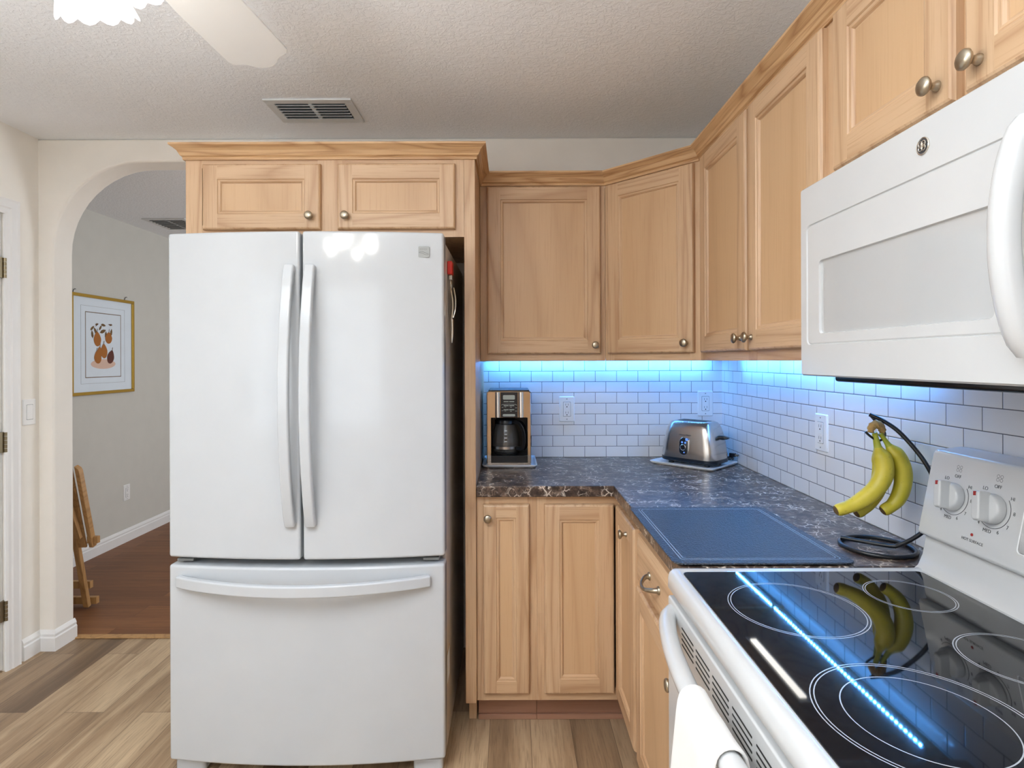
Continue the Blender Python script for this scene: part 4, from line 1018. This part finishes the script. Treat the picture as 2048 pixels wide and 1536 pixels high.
def pear(x, z, w_, h_, tilt, mi):
    x, z, w_, h_ = x * 0.88, z * 0.92 + 0.004, w_ * 0.8, h_ * 0.84
    pts_ = []
    for i in range(24):
        a = 2 * PI * i / 24; r_ = w_ * (1 - 0.38 * max(0, math.sin(a)) ** 1.2)
        px_, pz_ = r_ * math.cos(a), h_ * math.sin(a); c_, s_ = math.cos(R(tilt)), math.sin(R(tilt))
        pts_.append((x + px_ * c_ - pz_ * s_, z + px_ * s_ + pz_ * c_))
    blob(pts_, mi)
    tx, tz = x - h_ * math.sin(R(tilt)), z + h_ * math.cos(R(tilt))
    blob([(tx - 0.0025, tz - 0.004), (tx + 0.0025, tz - 0.004), (tx + 0.006, tz + 0.022), (tx + 0.002, tz + 0.022)], 2)
def leaf(x, z, a, L_):
    c_, s_ = math.cos(R(a)), math.sin(R(a))
    blob([(x + c_ * u - s_ * v_, z + s_ * u + c_ * v_) for u, v_ in ((-L_, 0), (-L_ * 0.4, L_ * 0.35), (L_ * 0.3, L_ * 0.33), (L_, 0), (L_ * 0.3, -L_ * 0.33), (-L_ * 0.4, -L_ * 0.35))], 2)
blob([(-0.005 + 0.125 * math.cos(2 * PI * i / 24), -0.135 + 0.035 * math.sin(2 * PI * i / 24)) for i in range(24)], 3)
for a_ in ((-0.115, 0.118, 40, 0.026), (-0.085, 0.10, 120, 0.03), (-0.035, 0.125, 55, 0.024), (-0.005, 0.145, -10, 0.026), (-0.01, 0.10, 20, 0.034), (-0.115, 0.075, 100, 0.03), (0.02, 0.075, 90, 0.03), (0.075, 0.095, 80, 0.03), (-0.07, 0.148, 10, 0.018), (0.07, 0.15, 0, 0.018)): leaf(*a_)
pear(-0.075, 0.042, 0.046, 0.062, 3, 0); pear(0.055, 0.055, 0.045, 0.05, -3, 0)
pear(-0.052, -0.062, 0.034, 0.05, -6, 0); pear(-0.072, -0.098, 0.045, 0.055, 12, 0); pear(0.0, -0.05, 0.042, 0.062, 4, 0); pear(0.078, -0.095, 0.045, 0.06, -18, 1)
for q in ((0.045, 0.15, 0.08, 0.158), (-0.085, 0.13, -0.06, 0.15), (0.05, 0.10, 0.056, 0.15)): blob([(q[0], q[1]), (q[2], q[3] - 0.004), (q[2], q[3]), (q[0], q[1] + 0.005)], 1)
obj('pear_artwork', bm, ['pear', 'pear2', 'leafink', 'blush'], pr)
for x in (-0.28, 0.235):
    bm = B(); tube(bm, smooth_path([(x, -0.002, fh / 2 - 0.004), (x, -0.006, fh / 2 + 0.016), (x + 0.004, -0.012, fh / 2 + 0.024), (x + 0.010, -0.014, fh / 2 + 0.022)]), 0.0022, 8); obj('hook', bm, 'black_wire', pf)

# folded wooden tray table leaning behind the arch
ft = thing('folding_tray_table', 'folded wooden tray table leaning behind the arch jamb', 'table', (-2.4, 3.1, 0))
Q = lambda x, y, z: (x + 2.4, y - 3.1, z)
lean = math.atan2(0.18, 0.41)
bm = B(); prism(bm, [(x + 2.4, s_) for x, s_ in ((-2.80, 0.0), (-2.30, 0.0), (-2.30, 0.46), (-2.80, 0.46))], 2, 0.006, 0.018)
LM = Matrix.Translation((0, 0.015, 0.375)) @ Matrix.Rotation(R(90) + lean * 0.55, 4, 'X')
obj('tray_top', bm, 'tray_wood', ft, bevel=0.003, matrix=LM)
for x0, x1 in ((-2.285, -2.262), (-2.82, -2.797)):
    bm = B(); prism(bm, [(x0 + 2.4, 0.0), (x1 + 2.4, 0.0), (x1 + 2.4, 0.44), (x1 + 2.395, 0.455), (x0 + 2.4, 0.47)], 2, -0.012, 0.018); obj('side_rail', bm, 'tray_wood', ft, bevel=0.003, matrix=LM)
bm = B(); bar(bm, [(0.115, -0.155, 0.836), (0.06, -0.165, 0.87), (-0.40, -0.165, 0.87)], (0, 1, 0.3), 0.03, 0.022); obj('top_rail', bm, 'tray_wood', ft, bevel=0.002)
for x in (-2.312, -2.74):
    bm = B(); bar(bm, [Q(x - 0.018, 2.965, 0.755), Q(x + 0.003, 3.06, 0.435)], (1, 0, 0), 0.026, 0.022); obj('upper_leg', bm, 'tray_wood', ft, bevel=0.002)
for x, x2 in ((-2.352, -2.364), (-2.72, -2.72)):
    bm = B(); bar(bm, [Q(x, 3.075, 0.5), Q(x2, 3.19, 0.014)], (1, 0, 0), 0.03, 0.024); obj('leg', bm, 'tray_wood', ft, bevel=0.003)
bm = B(); box(bm, -0.36, -2.352 + 2.4 - 0.01, 0.11, 0.135, 0.105, 0.145); obj('crossbar', bm, 'tray_wood', ft, bevel=0.002)
bm = B(); box(bm, -0.36, -2.322 + 2.4 - 0.01, 0.115, 0.14, 0.016, 0.055); obj('crossbar', bm, 'tray_wood', ft, bevel=0.002)
bm = B(); box(bm, 0.10, 0.158, 0.0, 0.024, 0.392, 0.43); obj('peg', bm, 'tray_wood', ft, bevel=0.003)
